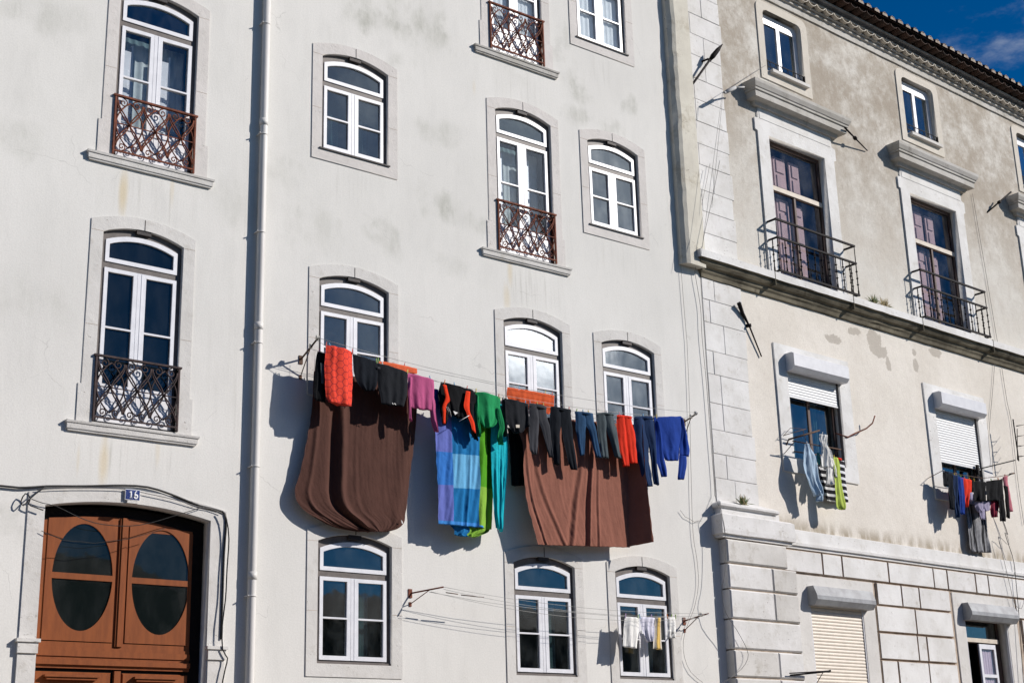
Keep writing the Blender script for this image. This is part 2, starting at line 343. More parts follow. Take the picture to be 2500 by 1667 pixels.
# ------------------------------------------------------------------ iron scrollwork guard
def spiral(mb, cx, cz, r, turns, a0, sgn, y, tr=.0085):
    pts = []
    k = 16
    for i in range(k+1):
        t = i/k; a = a0+sgn*turns*2*math.pi*t; q = r*(1-t*.82)
        pts.append((cx+q*math.cos(a), y, cz+q*math.sin(a)))
    mb.tube(pts, tr, 4)
def scroll_guard(w_, h, y=0.0):
    mb = MB(); n_ = 3; m_ = (w_-.06)/n_; tr = .0105
    mb.box(-.02, w_+.02, y-.022, y+.022, h-.025, h)
    mb.box(-.0, w_+.0, y-.012, y+.012, .045, .065)
    for x in (0.012, w_-.012): mb.box(x-.012, x+.012, y-.014, y+.014, .0, h-.025)
    b0, b1 = .065, h-.025; H = b1-b0
    for i in range(n_):
        xc = .03+m_*(i+.5)
        for fam in (0, 1, 2):
            for sg in (-1, 1):
                pts = []
                for k in range(19):
                    t = k/18
                    if fam == 0: x = xc+sg*m_*.5*math.sin(math.pi*t)**.8
                    elif fam == 1: x = xc+sg*m_*.5*math.cos(math.pi*t)
                    else: x = xc+sg*m_*(.25+.22*math.cos(2*math.pi*t))
                    pts.append((min(max(x, .015), w_-.015), y-.003*fam, b0+H*(.08+.84*t)))
                mb.tube(pts, tr, 4)
        for sg in (-1, 1):
            spiral(mb, xc+sg*m_*.25, b1-.075, .062, 1.35, math.pi/2, sg, y)
            spiral(mb, xc+sg*m_*.24, b0+.062, .055, 1.35, -math.pi/2, -sg, y)
            mb.tube([(xc+sg*m_*.25, y, b1-.0), (xc+sg*m_*.25, y, b1-.014)], .008, 4)
        # rosette
        zc = b0+H*.5; vs = [(xc, y-.035, zc)]; k = 12
        for j in range(k):
            a = 2*math.pi*j/k; q = .05 if j % 2 == 0 else .026
            vs.append((xc+q*math.cos(a), y-.012, zc+q*math.sin(a)))
        mb.add(vs, [(0, j+1, (j+1) % k+1) for j in range(k)]+[tuple(range(1, k+1))])
        mb.tube([(xc, y-.02, zc), (xc, y-.045, zc)], .012, 6)
    mb.box(.03, w_-.03, y-.005, y+.005, b0+H*.5-.006, b0+H*.5+.006)
    return mb
# ------------------------------------------------------------------ left building
LB = empty('apartment_building', LEFT, 'pale grey plastered apartment building with arched windows and an orange brown door', 'building')
WIN = [  # cx, half width, spring z, bottom z, kind, label
 (7.385, .575, 12.18, 9.77, 'french', 'rusty', 'open'), (7.315, .56, 8.69, 6.16, 'french', 'dark', 'dark'),
 (10.545, .58, 12.205, 10.68, 'win', None, 'drape'), (13.76, .58, 12.23, 9.77, 'french', 'rusty', 'open'),
 (15.72, .58, 12.195, 10.645, 'win', None, 'dust'), (13.68, .56, 15.75, 13.28, 'french', 'rusty', 'lace'),
 (15.61, .58, 15.73, 14.10, 'win', None, 'lace'), (10.54, .585, 8.68, 7.12, 'win', None, 'plain'),
 (13.825, .59, 8.64, 7.10, 'win', None, 'dust'), (15.83, .585, 8.615, 7.08, 'win', None, 'dust'),
 (10.575, .59, 4.95, 3.335, 'win', None, 'plainlow'), (13.89, .59, 4.895, 3.27, 'win', None, 'plainlow'),
 (15.885, .585, 4.895, 3.265, 'win', None, 'plainlow')]
holes = []
for cx, hw, zs, zb, kind, rail, inn in WIN: holes.append(arch(cx-hw-.04, cx+hw+.04, zb-.04, zs+.02, .14))
DX0, DX1, DZS = 6.235, 8.40, 5.07
holes.append(arch(DX0-.04, DX1+.04, .3, DZS+.02, .17))
wall = plate('wall', rect(-9, 17.655, 0, 17.6), holes, 0, .30, 'pale_plaster', LB)
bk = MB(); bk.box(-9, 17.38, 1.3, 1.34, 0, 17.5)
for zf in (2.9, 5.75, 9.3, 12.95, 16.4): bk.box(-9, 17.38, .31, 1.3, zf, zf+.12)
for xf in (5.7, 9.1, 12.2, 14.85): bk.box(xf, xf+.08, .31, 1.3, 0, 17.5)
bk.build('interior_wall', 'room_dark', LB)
cp = MB(); cp.box(-9, 17.40, -.1, 8, 17.6, 17.8); cp.box(-9, -8.8, .31, 8, 0, 17.6); cp.box(-9, 17.4, 7.8, 8, 0, 17.6); cp.build('parapet', 'grey_limestone', LB)
GUARD = {}
def curtain(mb, x0, x1, z0, z1, y, amp=.018, k=9, mi=0):
    n_ = max(8, int((x1-x0)/.02)); vs = []
    for i in range(n_+1):
        x = x0+(x1-x0)*i/n_
        yy = y+amp*math.sin(i/n_*k*2*math.pi+noise.noise((x*3, z0, 0))*3)+amp*.6*noise.noise((x*17, z1, 3))
        vs += [(x, yy, z0), (x+.006*math.sin(i), yy*.6+y*.4, z1)]
    mb.add(vs, [(2*i, 2*i+2, 2*i+3, 2*i+1) for i in range(n_)], mi, True)
def window(B, cx, hw, zs, zb, kind, rail, inn):
    x0, x1 = cx-hw, cx+hw; r = .12; F = kind == 'french'
    fx0, fx1 = x0+.062, x1-.062                     # white fan sash outside
    fz0 = zs-.385; cz1 = zs-.465                    # fan bottom, casement top
    cz0 = zb+(.05 if not F else .03)
    W = plate('window', arch(x0-.02, x1+.02, zb-.02, zs+.0, r), [arch(fx0+.002, fx1-.002, fz0+.002, zs-.085, r-.01), rect(fx0-.004, fx1+.004, cz0, cz1)], .05, .12, 'brown_frame_paint', B)
    oh = x0-.165; oh2 = x1+.165
    if F:
        # jamb stones widen near the sill
        zj = zb+.47
        out = [(oh-.045, zb-.08), (oh2+.045, zb-.08), (oh2+.045, zj), (oh2, zj)] + arch(oh, oh2, 0, zs+.14, .14)[2:] + [(oh, zj), (oh-.045, zj)]
    else: out = arch(oh, oh2, zb-.17, zs+.14, .14)
    plate('stone_surround', out, [arch(x0, x1, zb, zs, r)], -.014, .13, 'pink_limestone' if zs > 11 else 'grey_limestone', W)
    ks = MB(); ks.box(cx-.10, cx+.10, .0, .052, zs+r-.06, zs+r-.004); ks.build('keystone_or_shade_notch', 'dark_sill_and_shade', W)  # dark block painted in for the shadow notch under the arch crown
    for xa, xb in ((oh+.004, x0-.004), (x1+.004, oh2-.004)):
        for zj_ in ((zs-.01, zb+(zs-zb)*.42) if not F else (zs-.01, zb+1.25)): ks = MB(); ks.box(xa, xb, -.0155, -.01, zj_, zj_+.005); ks.build('joint_or_shadow_line', 'mortar', W)
    ks = MB(); ks.box(cx-.005, cx+.006, -.0165, -.01, zs+r+.0, zs+r+.145); ks.build('joint_or_shadow_line', 'dark_sill_and_shade', W)  # thin dark strip painted in for the keystone's shadow line
    fs = plate('fan_sash', arch(fx0, fx1, fz0, zs-.085, r-.012), [arch(fx0+.052, fx1-.052, fz0+.055, zs-.135, r-.025)], .036, .10, 'white_paint', W)
    gm = {'dust': 'dusty_glass', 'open': 'clear_glass', 'lace': 'clear_glass', 'dark': 'dark_glass', 'plain': 'window_glass', 'plainlow': 'window_glass', 'drape': 'window_glass'}[inn]
    plate('fan_pane', arch(fx0+.045, fx1-.045, fz0+.05, zs-.13, r-.025), [], .066, .072, gm if inn != 'open' else 'window_glass', W)
    cm = cx+.015
    pz0 = cz0+.06 if not F else zb+(.52 if zs < 10 else .50)
    pz1 = cz1-.052; pm = (pz0+pz1)/2 if not (F and zs > 10) else pz0+(pz1-pz0)*.5
    for a, b, ga, gb in ((fx0+.001, cm-.062, fx0+.05, cm-.115), (cm-.057, fx1-.001, cm+.060, fx1-.05)):
        hs = [rect(ga, gb, pm+.011, pz1), rect(ga, gb, pz0, pm-.011)]
        s_ = plate('sash', rect(a, b, cz0+.003, cz1-.003), hs, .034, .09, 'white_paint', W)
        plate('pane', rect(ga-.01, gb+.01, pz0-.01, pz1+.01), [], .066, .072, gm, W)
        if F:
            pb = MB()
            for q0, q1 in ((zb+.08, zb+.25), (zb+.29, zb+.46)): pb.box(ga, gb, .027, .035, q0, q1, ch=.006)
            pb.build('door_panel', 'white_paint', W)
    mb = MB(); mb.box(cm-.006, cm+.006, .030, .036, cz0+.01, cz1-.01); mb.build('cover_strip', 'white_paint', W)
    if F:
        sb = MB()
        sb.sweep([(0, zb-.145), (.030, zb-.145), (.034, zb-.125), (.046, zb-.12), (.05, zb-.055), (.062, zb-.05), (.068, zb-.022), (.0, zb-.008)], x0-.28, x1+.24, seg=9, jit=.002)
        sb.build('sill', 'hood_limestone' if zs > 13 else 'grey_limestone', W)
        key = (rail, round(hw, 2))
        g = scroll_guard(2*hw+.02, .86)
        go = g.build('guard_railing', 'rusty_iron' if rail == 'rusty' else 'dark_iron', W)
        go.location = (x0-.01, -.028, zb+.01)
        for xa in (x0+.006, x1-.018):
            gs = MB()
            gs.box(xa, xa+.014, -.03, .05, zb+.45, zb+.83)
            gs.box(xa, xa+.014, .02, .035, zb, zb+.86)
            gs.build('railing_bracket', 'rusty_iron' if rail == 'rusty' else 'black_iron', W)
    else:
        sb = MB(); sb.box(*((x0-.04, x1+.02, -.035, .05, zb-.006, zb+.016) if zs > 11 else (x0, x1, .02, .05, zb+.001, zb+.03))); sb.build('drip_sill', 'dark_sill_and_shade' if zs > 11 else 'brown_frame_paint', W)
    # what shows behind the panes
    if inn == 'open':
        q = MB()
        for a in (fx0+.04, cm+.06):
            q.box(a, a+.17, .20, .23, pz0-.1, pz1-.22); q.box(a+.03, a+.14, .19, .20, pz0+.1, pz1-.5, ch=.006)
            q.box(a+.19, a+.215, .24, .5, pz0-.1, pz1-.1)
        q.build('inner_shutter', 'white_paint', W)
        q = MB(); curtain(q, fx0, fx1, zb+.05, cz1, .32, .01, 9); q.build('curtain', 'sheer_grey', W)
    if inn == 'lace':
        q = MB(); curtain(q, fx0-.02, cm, zb+.05, cz1, .105, .007, 5); curtain(q, cm+.0, fx1+.02, zb+.05, cz1, .11, .007, 6); q.build('curtain', 'curtain_white', W)
    if inn == 'drape':
        q = MB(); curtain(q, fx0+.02, cm-.2, zb+.05, zb+.7, .22, .04, 3); curtain(q, cm+.12, cm+.33, zb+.05, zb+.75, .25, .05, 3); q.build('curtain', 'gutter_plaster', W)
    if inn == 'plainlow':
        q = MB(); curtain(q, cm+.16, cm+.32, zb+.05, cz1-.02, .22, .02, 3); q.build('curtain', 'gutter_plaster', W)
    return W
WL = {0: 'upper left French window with a rusty scrolled guard', 1: 'French window with a dark iron scrolled guard above the door'}
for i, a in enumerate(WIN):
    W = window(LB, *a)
# ---- door
D_ = plate('door', arch(DX0-.02, DX1+.02, .45, DZS-.02, .10), [], .18, .25, 'door_shade_black', LB)  # near-black plate paints in the deep shade around the door leaves
dz = 3.36
fr = plate('upper_frame', arch(DX0+.01, 8.25, 3.42, 4.915, .12), [arch(DX0+.12, 7.235, 3.50, 4.90, .05), rect(7.385, 8.20, 3.50, 4.88)], .167, .185, 'varnished_wood', D_)
for cx_, a_, b_ in ((6.815, .38, .645), (7.83, .385, .65)):
    cz_ = 4.275; t_, b2 = cz_+.036, cz_-.036
    up = [(cx_+a_*math.cos(t), max(cz_+b_*math.sin(t), t_)) for t in [math.pi*i/24 for i in range(25)]]
    dn = [(cx_+a_*math.cos(t), min(cz_+b_*math.sin(t), b2)) for t in [math.pi+math.pi*i/24 for i in range(25)]]
    x_0, x_1 = cx_-.50, cx_+.50
    x_0 = max(x_0, DX0+.12) if cx_ < 7 else 7.39; x_1 = 7.23 if cx_ < 7 else 8.235
    lf = plate('oval_leaf', arch(x_0, x_1, 3.51, 4.955 if cx_ < 7 else 4.94, .03 if cx_ < 7 else .01), [up, dn], .155, .18, 'varnished_wood', D_)
    plate('oval_pane', ell(cx_, cz_, a_+.02, b_+.02), [], .171, .176, 'door_glass', D_)
db = MB()
db.box(7.285, 7.335, .130, .18, 3.46, 5.03); db.box(7.262, 7.358, .145, .18, 3.46, 5.02)
db.build('centre_post', 'varnished_wood', D_)
db = MB()
for z0, z1, o in ((3.40, 3.44, .10), (3.33, 3.40, .085), (3.29, 3.33, .10), (3.23, 3.29, .06), (3.19, 3.23, .09)): db.box(DX0-.01, 8.25, o+.055, .185, z0, z1)
db.build('transom_rail', 'varnished_wood', D_)
db = MB()
for a, b in ((DX0+.03, 7.24), (7.38, 8.24)):
    db.box(a, b, .155, .185, .55, 3.15, ch=.012)
    db.box(a+.14, b-.16, .085, .155, 3.085, 3.11); db.box(a+.17, b-.19, .105, .155, 3.055, 3.085)
    db.box(a+.17, b-.19, .130, .156, 1.7, 2.99, ch=.02); db.box(a+.17, b-.19, .130, .156, .7, 1.5, ch=.02)
db.box(7.27, 7.35, .125, .185, .5, 3.17)
db.build('lower_leaf', 'varnished_wood', D_)
plate('door_surround', [(6.03, .3), (8.62, .3)]+arch(6.03, 8.62, 0, 5.21, .15)[2:], [arch(DX0, DX1, .3, DZS, .12)], -.018, .26, 'grey_limestone', D_)
for a, b in ((5.99, 6.27), (8.385, 8.67)):
    jb = MB(); jb.box(a-.0, b, -.075, .0, 3.455, 3.495); jb.box(a+.02, b-.02, -.055, .0, 3.33, 3.455); jb.box(a+.03, b-.03, -.032, .0, .3, 3.33)
    jb.build('capital', 'grey_limestone', D_)
# ---- downpipe
dp = MB()
xs = [(8.985, 17.5), (8.985, 9.2), (8.975, 3.0), (8.975, .2)]
dp.tube([(a, -.075, b) for a, b in xs], .056, 14)
for zc in (14.2, 10.75, 7.72, 4.35): dp.tube([(8.98, -.075, zc), (8.98, -.075, zc+.10)], .061, 14)
DPo = dp.build('downpipe', 'pipe_paint', LB)
for zc in (14.0, 12.35, 10.60, 9.12, 7.52, 5.82, 4.13):
    q = MB(); q.tube([(8.98, -.075, zc), (8.98, -.075, zc+.018)], .0625, 12); q.box(8.905, 8.925, -.10, .0, zc, zc+.016); q.tube([(8.915, -.10, zc+.01), (8.90, -.125, zc+.01)], .010, 5)
    q.build('pipe_clamp', 'pipe_paint', DPo)
# ------------------------------------------------------------------ right building (local x along its front)
RB = empty('stone_quoined_building', RIGHT, 'beige weathered building with stone corner blocks, balconies and a tiled eave', 'building')
U0 = .27
FWC = (3.365, 7.985, 12.61); TWC = (3.25, 7.91, 12.55); SHC = (3.225, 7.905, 12.5); BWC = (3.29, 8.07, 12.7)
hs = []
for c in FWC: hs.append(rect(c-.90, c+.90, 10.60, 13.60))
for c in TWC: hs.append(rect(c-.63, c+.66, 14.98, 16.50))
for c in SHC: hs.append(rect(c-.79, c+.79, 7.2, 9.05))
for c in BWC: hs.append(rect(c-.80, c+.80, 1.2, 4.80))
plate('wall', rect(U0, 15.5, 0, 16.88), hs, 0, .35, 'weathered_plaster', RB)
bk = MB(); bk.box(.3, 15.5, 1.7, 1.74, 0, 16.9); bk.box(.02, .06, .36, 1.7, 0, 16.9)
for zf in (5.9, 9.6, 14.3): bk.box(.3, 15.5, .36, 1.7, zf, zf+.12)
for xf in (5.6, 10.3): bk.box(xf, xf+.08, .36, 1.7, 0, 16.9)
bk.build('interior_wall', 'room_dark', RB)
cp = MB(); cp.box(15.3, 15.5, .36, 9, 0, 16.9); cp.box(-.1, 15.5, 8.8, 9, 0, 16.9); cp.build('back_wall', 'weathered_plaster', RB)
# peeling rendered edge between the houses
pe = MB(); random.seed(4)
rows = 60; vs = []; fs = []
for i in range(rows+1):
    z = 10.35+(17.2-10.35)*i/rows; nn = noise.noise((0, 0, z*1.7)); n2 = noise.noise((3, 0, z*5))
    e = .03*n2+ (.05*max(0, nn) if z > 12.3 else 0)
    prof = [(-.26, .05), (-.255+.02*n2, -.07), (-.20+e, -.135), (-.13+e*.6, -.165), (.10, -.165), (.265, -.16), (.265, .05)]
    vs += [(a, b, z) for a, b in prof]
k = 7
for i in range(rows):
    for j in range(k-1): fs.append((i*k+j, i*k+j+1, (i+1)*k+j+1, (i+1)*k+j))
fs += [tuple(range(k)), tuple(rows*k+j for j in range(k))]
pe.add(vs, fs); pe.build('rendered_edge', 'peeling_plaster', RB)
# corner stones, upper part: nearly flush, uneven lengths
q = MB(); random.seed(11)
def course(z0, z1, rgt, off, splits=(), l=U0+.004):
    xs_ = [l]+[s_ for s_ in splits if s_ < rgt-.1]+[rgt]
    for a, b in zip(xs_, xs_[1:]):
        q.box(a+.003, b-.003, -off-random.uniform(0, .006), .01, z0+.003, z1-.003, ch=.006, mi=random.choice((0, 0, 1)))
zz = 10.66
while zz < 16.9:
    h = random.uniform(.40, .50); course(zz, min(zz+h, 16.95), 1.30+random.uniform(-.03, .05), .018, [random.choice([.45, .8, 3, 3])]); zz += h
zz = 6.22
while zz < 10.24:
    h = random.choice([.42, .47, .52]); course(zz, min(zz+h, 10.27), 1.37+random.uniform(-.04, .03), .016, [random.choice([.45, .6, .78, 3])]); zz += h
q.build('corner_stones', ['quoin_limestone', 'white_limestone'], RB)
# ---- ledge below the balconies
q = MB()
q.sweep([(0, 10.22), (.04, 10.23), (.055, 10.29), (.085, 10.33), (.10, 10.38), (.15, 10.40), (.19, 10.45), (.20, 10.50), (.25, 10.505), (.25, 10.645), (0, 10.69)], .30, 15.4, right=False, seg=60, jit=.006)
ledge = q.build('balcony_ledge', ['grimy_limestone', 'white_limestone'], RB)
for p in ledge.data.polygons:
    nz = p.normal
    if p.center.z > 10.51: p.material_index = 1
# joints in the ledge
for u in (2.05, 4.4, 6.7, 9.3): q = MB(); q.box(u, u+.014, -.258, -.05, 10.38, 10.66); q.build('ledge_joint', 'grimy_limestone', ledge)
# ---- rusticated ground floor
q = MB(); random.seed(5)
def blk(a, b, z0, z1, off, ch=.013): q.box(a, b, -off-random.uniform(0, .006), .005, z0+random.uniform(-.002, .002), z1+random.uniform(-.002, .002), ch=ch, cm=1, mi=random.choice((0, 0, 2)))
CO = [(5.19, 5.575), (4.77, 5.165), (4.28, 4.745), (3.79, 4.255), (3.345, 3.765), (2.88, 3.32), (2.42, 2.855), (1.96, 2.395), (1.5, 1.935), (1.04, 1.475)]
g_ = .011
def rowblk(z0, z1, a, b, cuts, off=.045):
    xs_ = [a]+[c for c in cuts if a < c < b]+[b]
    for p_, r_ in zip(xs_, xs_[1:]): blk(p_+g_, r_-g_, z0, z1, off)
rowblk(*CO[0], 1.80, 15.3, (2.96, 3.53, 4.92, 6.38, 6.85, 7.83, 8.29, 9.9, 11.2, 11.8, 13))
rowblk(*CO[1], 2.0, 2.13, ())
rowblk(*CO[1], 4.5, 6.86, (4.5, 5.27, 5.84)); rowblk(*CO[1], 9.2, 11.6, (9.9, 10.5))
alts = [(5.64,), (5.62, 5.92), (4.93, 5.9), (5.6,), (5.0, 6.1), (5.6,), (5.2,), (5.8,)]
for (z0, z1), al in zip(CO[2:], alts):
    rowblk(z0, z1, 4.43, 6.86, al); rowblk(z0, z1, 9.36, 11.6, (10.4,))
    blk(2.0, 2.13, z0, z1, .045)
AB = q.build('ashlar_blocks', ['white_limestone', 'mortar', 'quoin_limestone'], RB)
plate('mortar', rect(.3, 15.3, 0, 5.6), [rect(c_-.9, c_+.9, 1.0, 4.9) for c_ in BWC], -.008, -.002, 'mortar', AB)
# projecting corner pier with side faces
q = MB()
for i, (z0, z1) in enumerate(CO):
    r_ = 1.80 if i == 0 else 2.02
    cuts = [()] if i % 3 == 0 else [(1.37,)]
    xs_ = [U0-.02]+list(cuts[0])+[r_]
    for a, b in zip(xs_, xs_[1:]):
        a2 = a if a == xs_[0] else a+.003
        c = .022; y0 = -.20+random.uniform(-.004, .004)
        q.box(a2, b-.003, y0, .02, z0, z1, ch=c, mi=random.choice((0, 1)))
q.box(U0+.03, 1.75, -.165, .0, 0, 5.6, mi=2)
q.box(1.7, 1.99, -.15, .0, 0, 5.17, mi=2)
q.build('corner_pier', ['quoin_limestone', 'pier_limestone', 'mortar'], RB)
q = MB()
# string course above the ashlar, stepping out over the pier
SP = [(0, 5.59), (.05, 5.60), (.052, 5.645), (.085, 5.65), (.09, 5.70), (.06, 5.705), (.055, 5.93), (0, 5.95)]
q.sweep(SP, 1.86, 15.3, False, False, seg=20, jit=.002)
q.build('string_course', 'white_limestone', RB)
q = MB()
q.sweep([(0, 5.60), (.20, 5.60), (.205, 5.645), (.25, 5.655), (.255, 5.73), (.25, 5.97), (.20, 6.0), (0, 6.0)], .36, 1.75, True, True, seg=4, jit=.004)
q.sweep([(0, 5.98), (.16, 5.98), (.16, 6.11), (0, 6.11)], .36, 1.55, True, True)
q.sweep([(0, 6.10), (.18, 6.10), (.215, 6.125), (.215, 6.165), (.18, 6.19), (0, 6.27)], .36, 1.45, True, True, seg=4, jit=.006)
q.build('pier_cap', 'quoin_limestone', RB)
# ---- top windows
def rrect(x0, x1, z0, z1, r):
    o = [(x0, z0), (x1, z0)]
    o += [(x1-r+r*math.cos(a), z1-r+r*math.sin(a)) for a in [math.pi/2*i/6 for i in range(7)]]
    o += [(x0+r+r*math.cos(a), z1-r+r*math.sin(a)) for a in [math.pi/2+math.pi/2*i/6 for i in range(7)]]
    return o
for c in TWC:
    z0, z1 = 15.03, 16.40; a, b = c-.59, c+.60
    W = plate('attic_window', rrect(a+.02, b-.0, z0, z1-.02, .09), [rect(a+.07, c-.045, z0+.08, z1-.22), rect(c+.045, b-.10, z0+.08, z1-.22)], .10, .15, 'white_paint', RB)
    plate('surround', rrect(a-.19, b+.20, z0-.2, z1+.17, .17), [rrect(a, b, z0, z1, .12)], -.022, .16, 'hood_limestone', W).data.materials[0] = MATS['cream_stone']
    for p_, r_ in ((a+.06, c-.035), (c+.035, b-.09)): plate('pane', rect(p_, r_, z0+.07, z1-.21), [], .125, .13, 'window_glass', W)
    q = MB(); q.box(a+.08, b+.04, -.10, .06, z0-.03, z0+.035); q.build('sill', 'grey_limestone', W)
    q = MB()
    for zz in (z0+.09, z0+.21): q.box(a+.005, b-.005, -.03, -.015, zz, zz+.014)
    for i in range(13):
        xx = a+.04+i*(b-a-.08)/12; q.tube([(xx, -.022, z0+.09), (xx+.045*(-1)**i, -.022, z0+.21)], .006, 4)
    q.box(a+.005, a+.02, -.03, .02, z0+.03, z0+.24); q.box(b-.02, b-.005, -.03, .02, z0+.03, z0+.24)
    q.build('guard_railing', 'black_iron', W)
# ---- French windows with hoods and balconies
for ci, c in enumerate(FWC):
    a, b, z0, z1 = c-.86, c+.86, 10.69, 13.58
    W = plate('french_window', rect(a-.02, b+.02, z0, z1+.01), [rect(a+.06, b-.06, 12.66, z1-.07), rect(a+.06, c-.05, z0+.08, 12.54), rect(c-.0, b-.06, z0+.08, 12.54)], .12, .18, 'dark_wood', RB)
    ea = .07
    out = [(a-.32, 10.64), (b+.31, 10.64), (b+.31, 13.60), (b+.31+ea, 13.62), (b+.31+ea, 13.86), (b+.27, 13.89), (b+.27, 14.14), (a-.28, 14.14), (a-.28, 13.89), (a-.32-ea, 13.86), (a-.32-ea, 13.62), (a-.32, 13.60)]
    plate('surround', out, [rect(a, b, z0-.06, z1)], -.035, .20, 'white_limestone', W)
    q = MB(); q.box(a-.24, b+.23, -.042, -.03, 13.88, 14.12)
    q.build('frieze', 'white_limestone', W)
    q = MB(); q.sweep([(0, 14.10), (.09, 14.10), (.11, 14.15), (.12, 14.17), (.24, 14.19), (.245, 14.31), (.27, 14.32), (.275, 14.36), (.29, 14.37), (.325, 14.45), (.33, 14.51), (0, 14.55)], a-.31, b+.30, seg=8, jit=.003)
    q.build('hood_moulding', 'hood_limestone', W)
    q = MB(); q.box(a+.02, b-.04, .10, .12, 12.55, 12.64); q.build('transom', 'cream_panel', W)
    for r_ in (rect(a+.05, b-.05, 12.65, z1-.06), rect(a+.05, c-.045, z0+.07, 12.55), rect(c-.005, b-.05, z0+.07, 12.55)): plate('pane', r_, [], .145, .15, 'plum_glass', W)
    # panelled folding shutters behind the glass
    q = MB()
    for xa, xb in ((a+.05, a+.40), (a+.44, a+.80), (a+.92, a+1.22)):
        q.box(xa, xb, .26, .30, z0+.1, 12.5)
        q.box(xa, xb, .26, .30, 12.66, z1-.2)
        for zA, zB in ((z0+.2, z0+.9), (z0+1.0, z0+1.5), (z0+1.56, z0+1.78), (12.74, 13.0), (13.06, z1-.26)):
            q.box(xa+.06, xb-.06, .24, .26, zA, zB, ch=.01)
    q.build('inner_shutter', 'cream_panel', W)
    # balcony railing
    f = .235; ra, rb = c-1.13, c+1.26
    q = MB()
    for zz, t_ in ((11.75, .036), (11.385, .034)):
        q.box(ra-.016, rb+.016, -f-.018, -f+.018, zz-t_, zz); q.box(ra-.012, ra+.012, -f+.012, .0, zz-t_, zz-.001); q.box(rb-.012, rb+.012, -f+.012, .0, zz-t_, zz-.001)
    q.box(ra-.02, rb+.02, -f-.018, -f+.018, 10.695, 10.73); q.box(ra-.012, ra+.012, -f+.014, 0, 10.70, 10.73); q.box(rb-.012, rb+.012, -f+.014, 0, 10.70, 10.73)
    rl = q.build('balcony_railing', 'black_iron', RB)
    nb = 11
    spots = [(ra+(rb-ra)*i/nb, -f) for i in range(nb+1)]+[(ra, -f*.5), (rb, -f*.5)]
    for i, (bx, by) in enumerate(spots):
        q = MB(); top = 11.355
        q.tube([(0, 0, 0), (0, 0, .08), (0, 0, .085), (0, 0, .62)], [.018, .016, .0115, .011], 5)
        if i in (0, nb): q.tube([(0, 0, .6), (0, 0, 1.0)], .009, 5)
        for zz in (.20, .33, .47): q.tube([(0, 0, zz-.018), (0, 0, zz), (0, 0, zz+.018)], [.012, .027, .012], 6)
        o = q.build('baluster', 'black_iron', rl); o.location = (bx, by, 10.73)
# ---- roller shutters, middle floor
def slats(q, a, b, z0, z1, y, p=.052, mi=0):
    z = z1; 
    while z-p > z0-.001:
        q.add([(a, y, z), (b, y, z), (b, y-.007, z-p*.5), (a, y-.007, z-p*.5), (a, y-.001, z-p+.006), (b, y-.001, z-p+.006), (b, y+.006, z-p+.006), (a, y+.006, z-p+.006), (a, y+.006, z-p), (b, y+.006, z-p)],
              [(0, 3, 2, 1), (3, 4, 5, 2), (4, 7, 6, 5), (7, 8, 9, 6)], mi); z -= p
    q.box(a, b, y-.012, y+.012, z-.03, z)
def boxhood(q, a, b, off, z0, z1, style=0):
    if style == 0: pr = [(0, z0+.05), (.02, z0), (off*.72, z0-.0), (off, z0+.07), (off, z1-.03), (off-.05, z1), (0, z1)]
    else: pr = [(0, z0), (off*.7, z0), (off, z0+.09), (off, z0+.16), (off*.7, z1), (0, z1)]
    vs = [(x_, -o, z) for x_ in (a, b) for o, z in pr]; k_ = len(pr)
    q.add(vs, [tuple(range(k_))[::-1], tuple(range(k_, 2*k_))]+[(j, (j+1) % k_, k_+(j+1) % k_, k_+j) for j in range(k_)])
for ci, c in enumerate(SHC):
    a, b, z0, z1 = c-.77, c+.77, 7.25, 9.0
    W = plate('shuttered_window', rect(a-.01, b+.01, z0-.01, z1+.01), [rect(a+.05, c-.03, z0+.06, z1-.06), rect(c+.03, b-.05, z0+.06, z1-.06)], .15, .20, 'dark_wood', RB)
    plate('surround', rect(a-.33, b+.33, 6.98, 9.36), [rect(a, b, z0, z1)], -.03, .22, 'white_limestone', W)
    for p_, r_ in ((a+.04, c-.02), (c+.02, b-.04)): plate('pane', rect(p_, r_, z0+.05, z1-.05), [], .17, .175, 'window_glass', W)
    q = MB(); boxhood(q, a-.03, b+.06, .23, 8.86, 9.19); q.build('shutter_box', 'grey_paint_metal', W)
    q = MB(); zl = (8.41, 7.77, 7.9)[ci]; slats(q, a+.03, b-.04, zl, 8.95, .03); q.build('roller_shutter', 'shutter_white', W)
    for xa in (a, b-.03): q = MB(); q.box(xa, xa+.03, .01, .06, z0, z1-.02); q.build('shutter_track', 'brown_frame_paint', W)
    q = MB(); curtain(q, a+.1, a+.5, z0+.1, z1-.1, .32, .03, 3); curtain(q, c+.25, c+.42, z0+.1, z1-.1, .32, .03, 2); q.build('curtain', 'cream_panel', W)
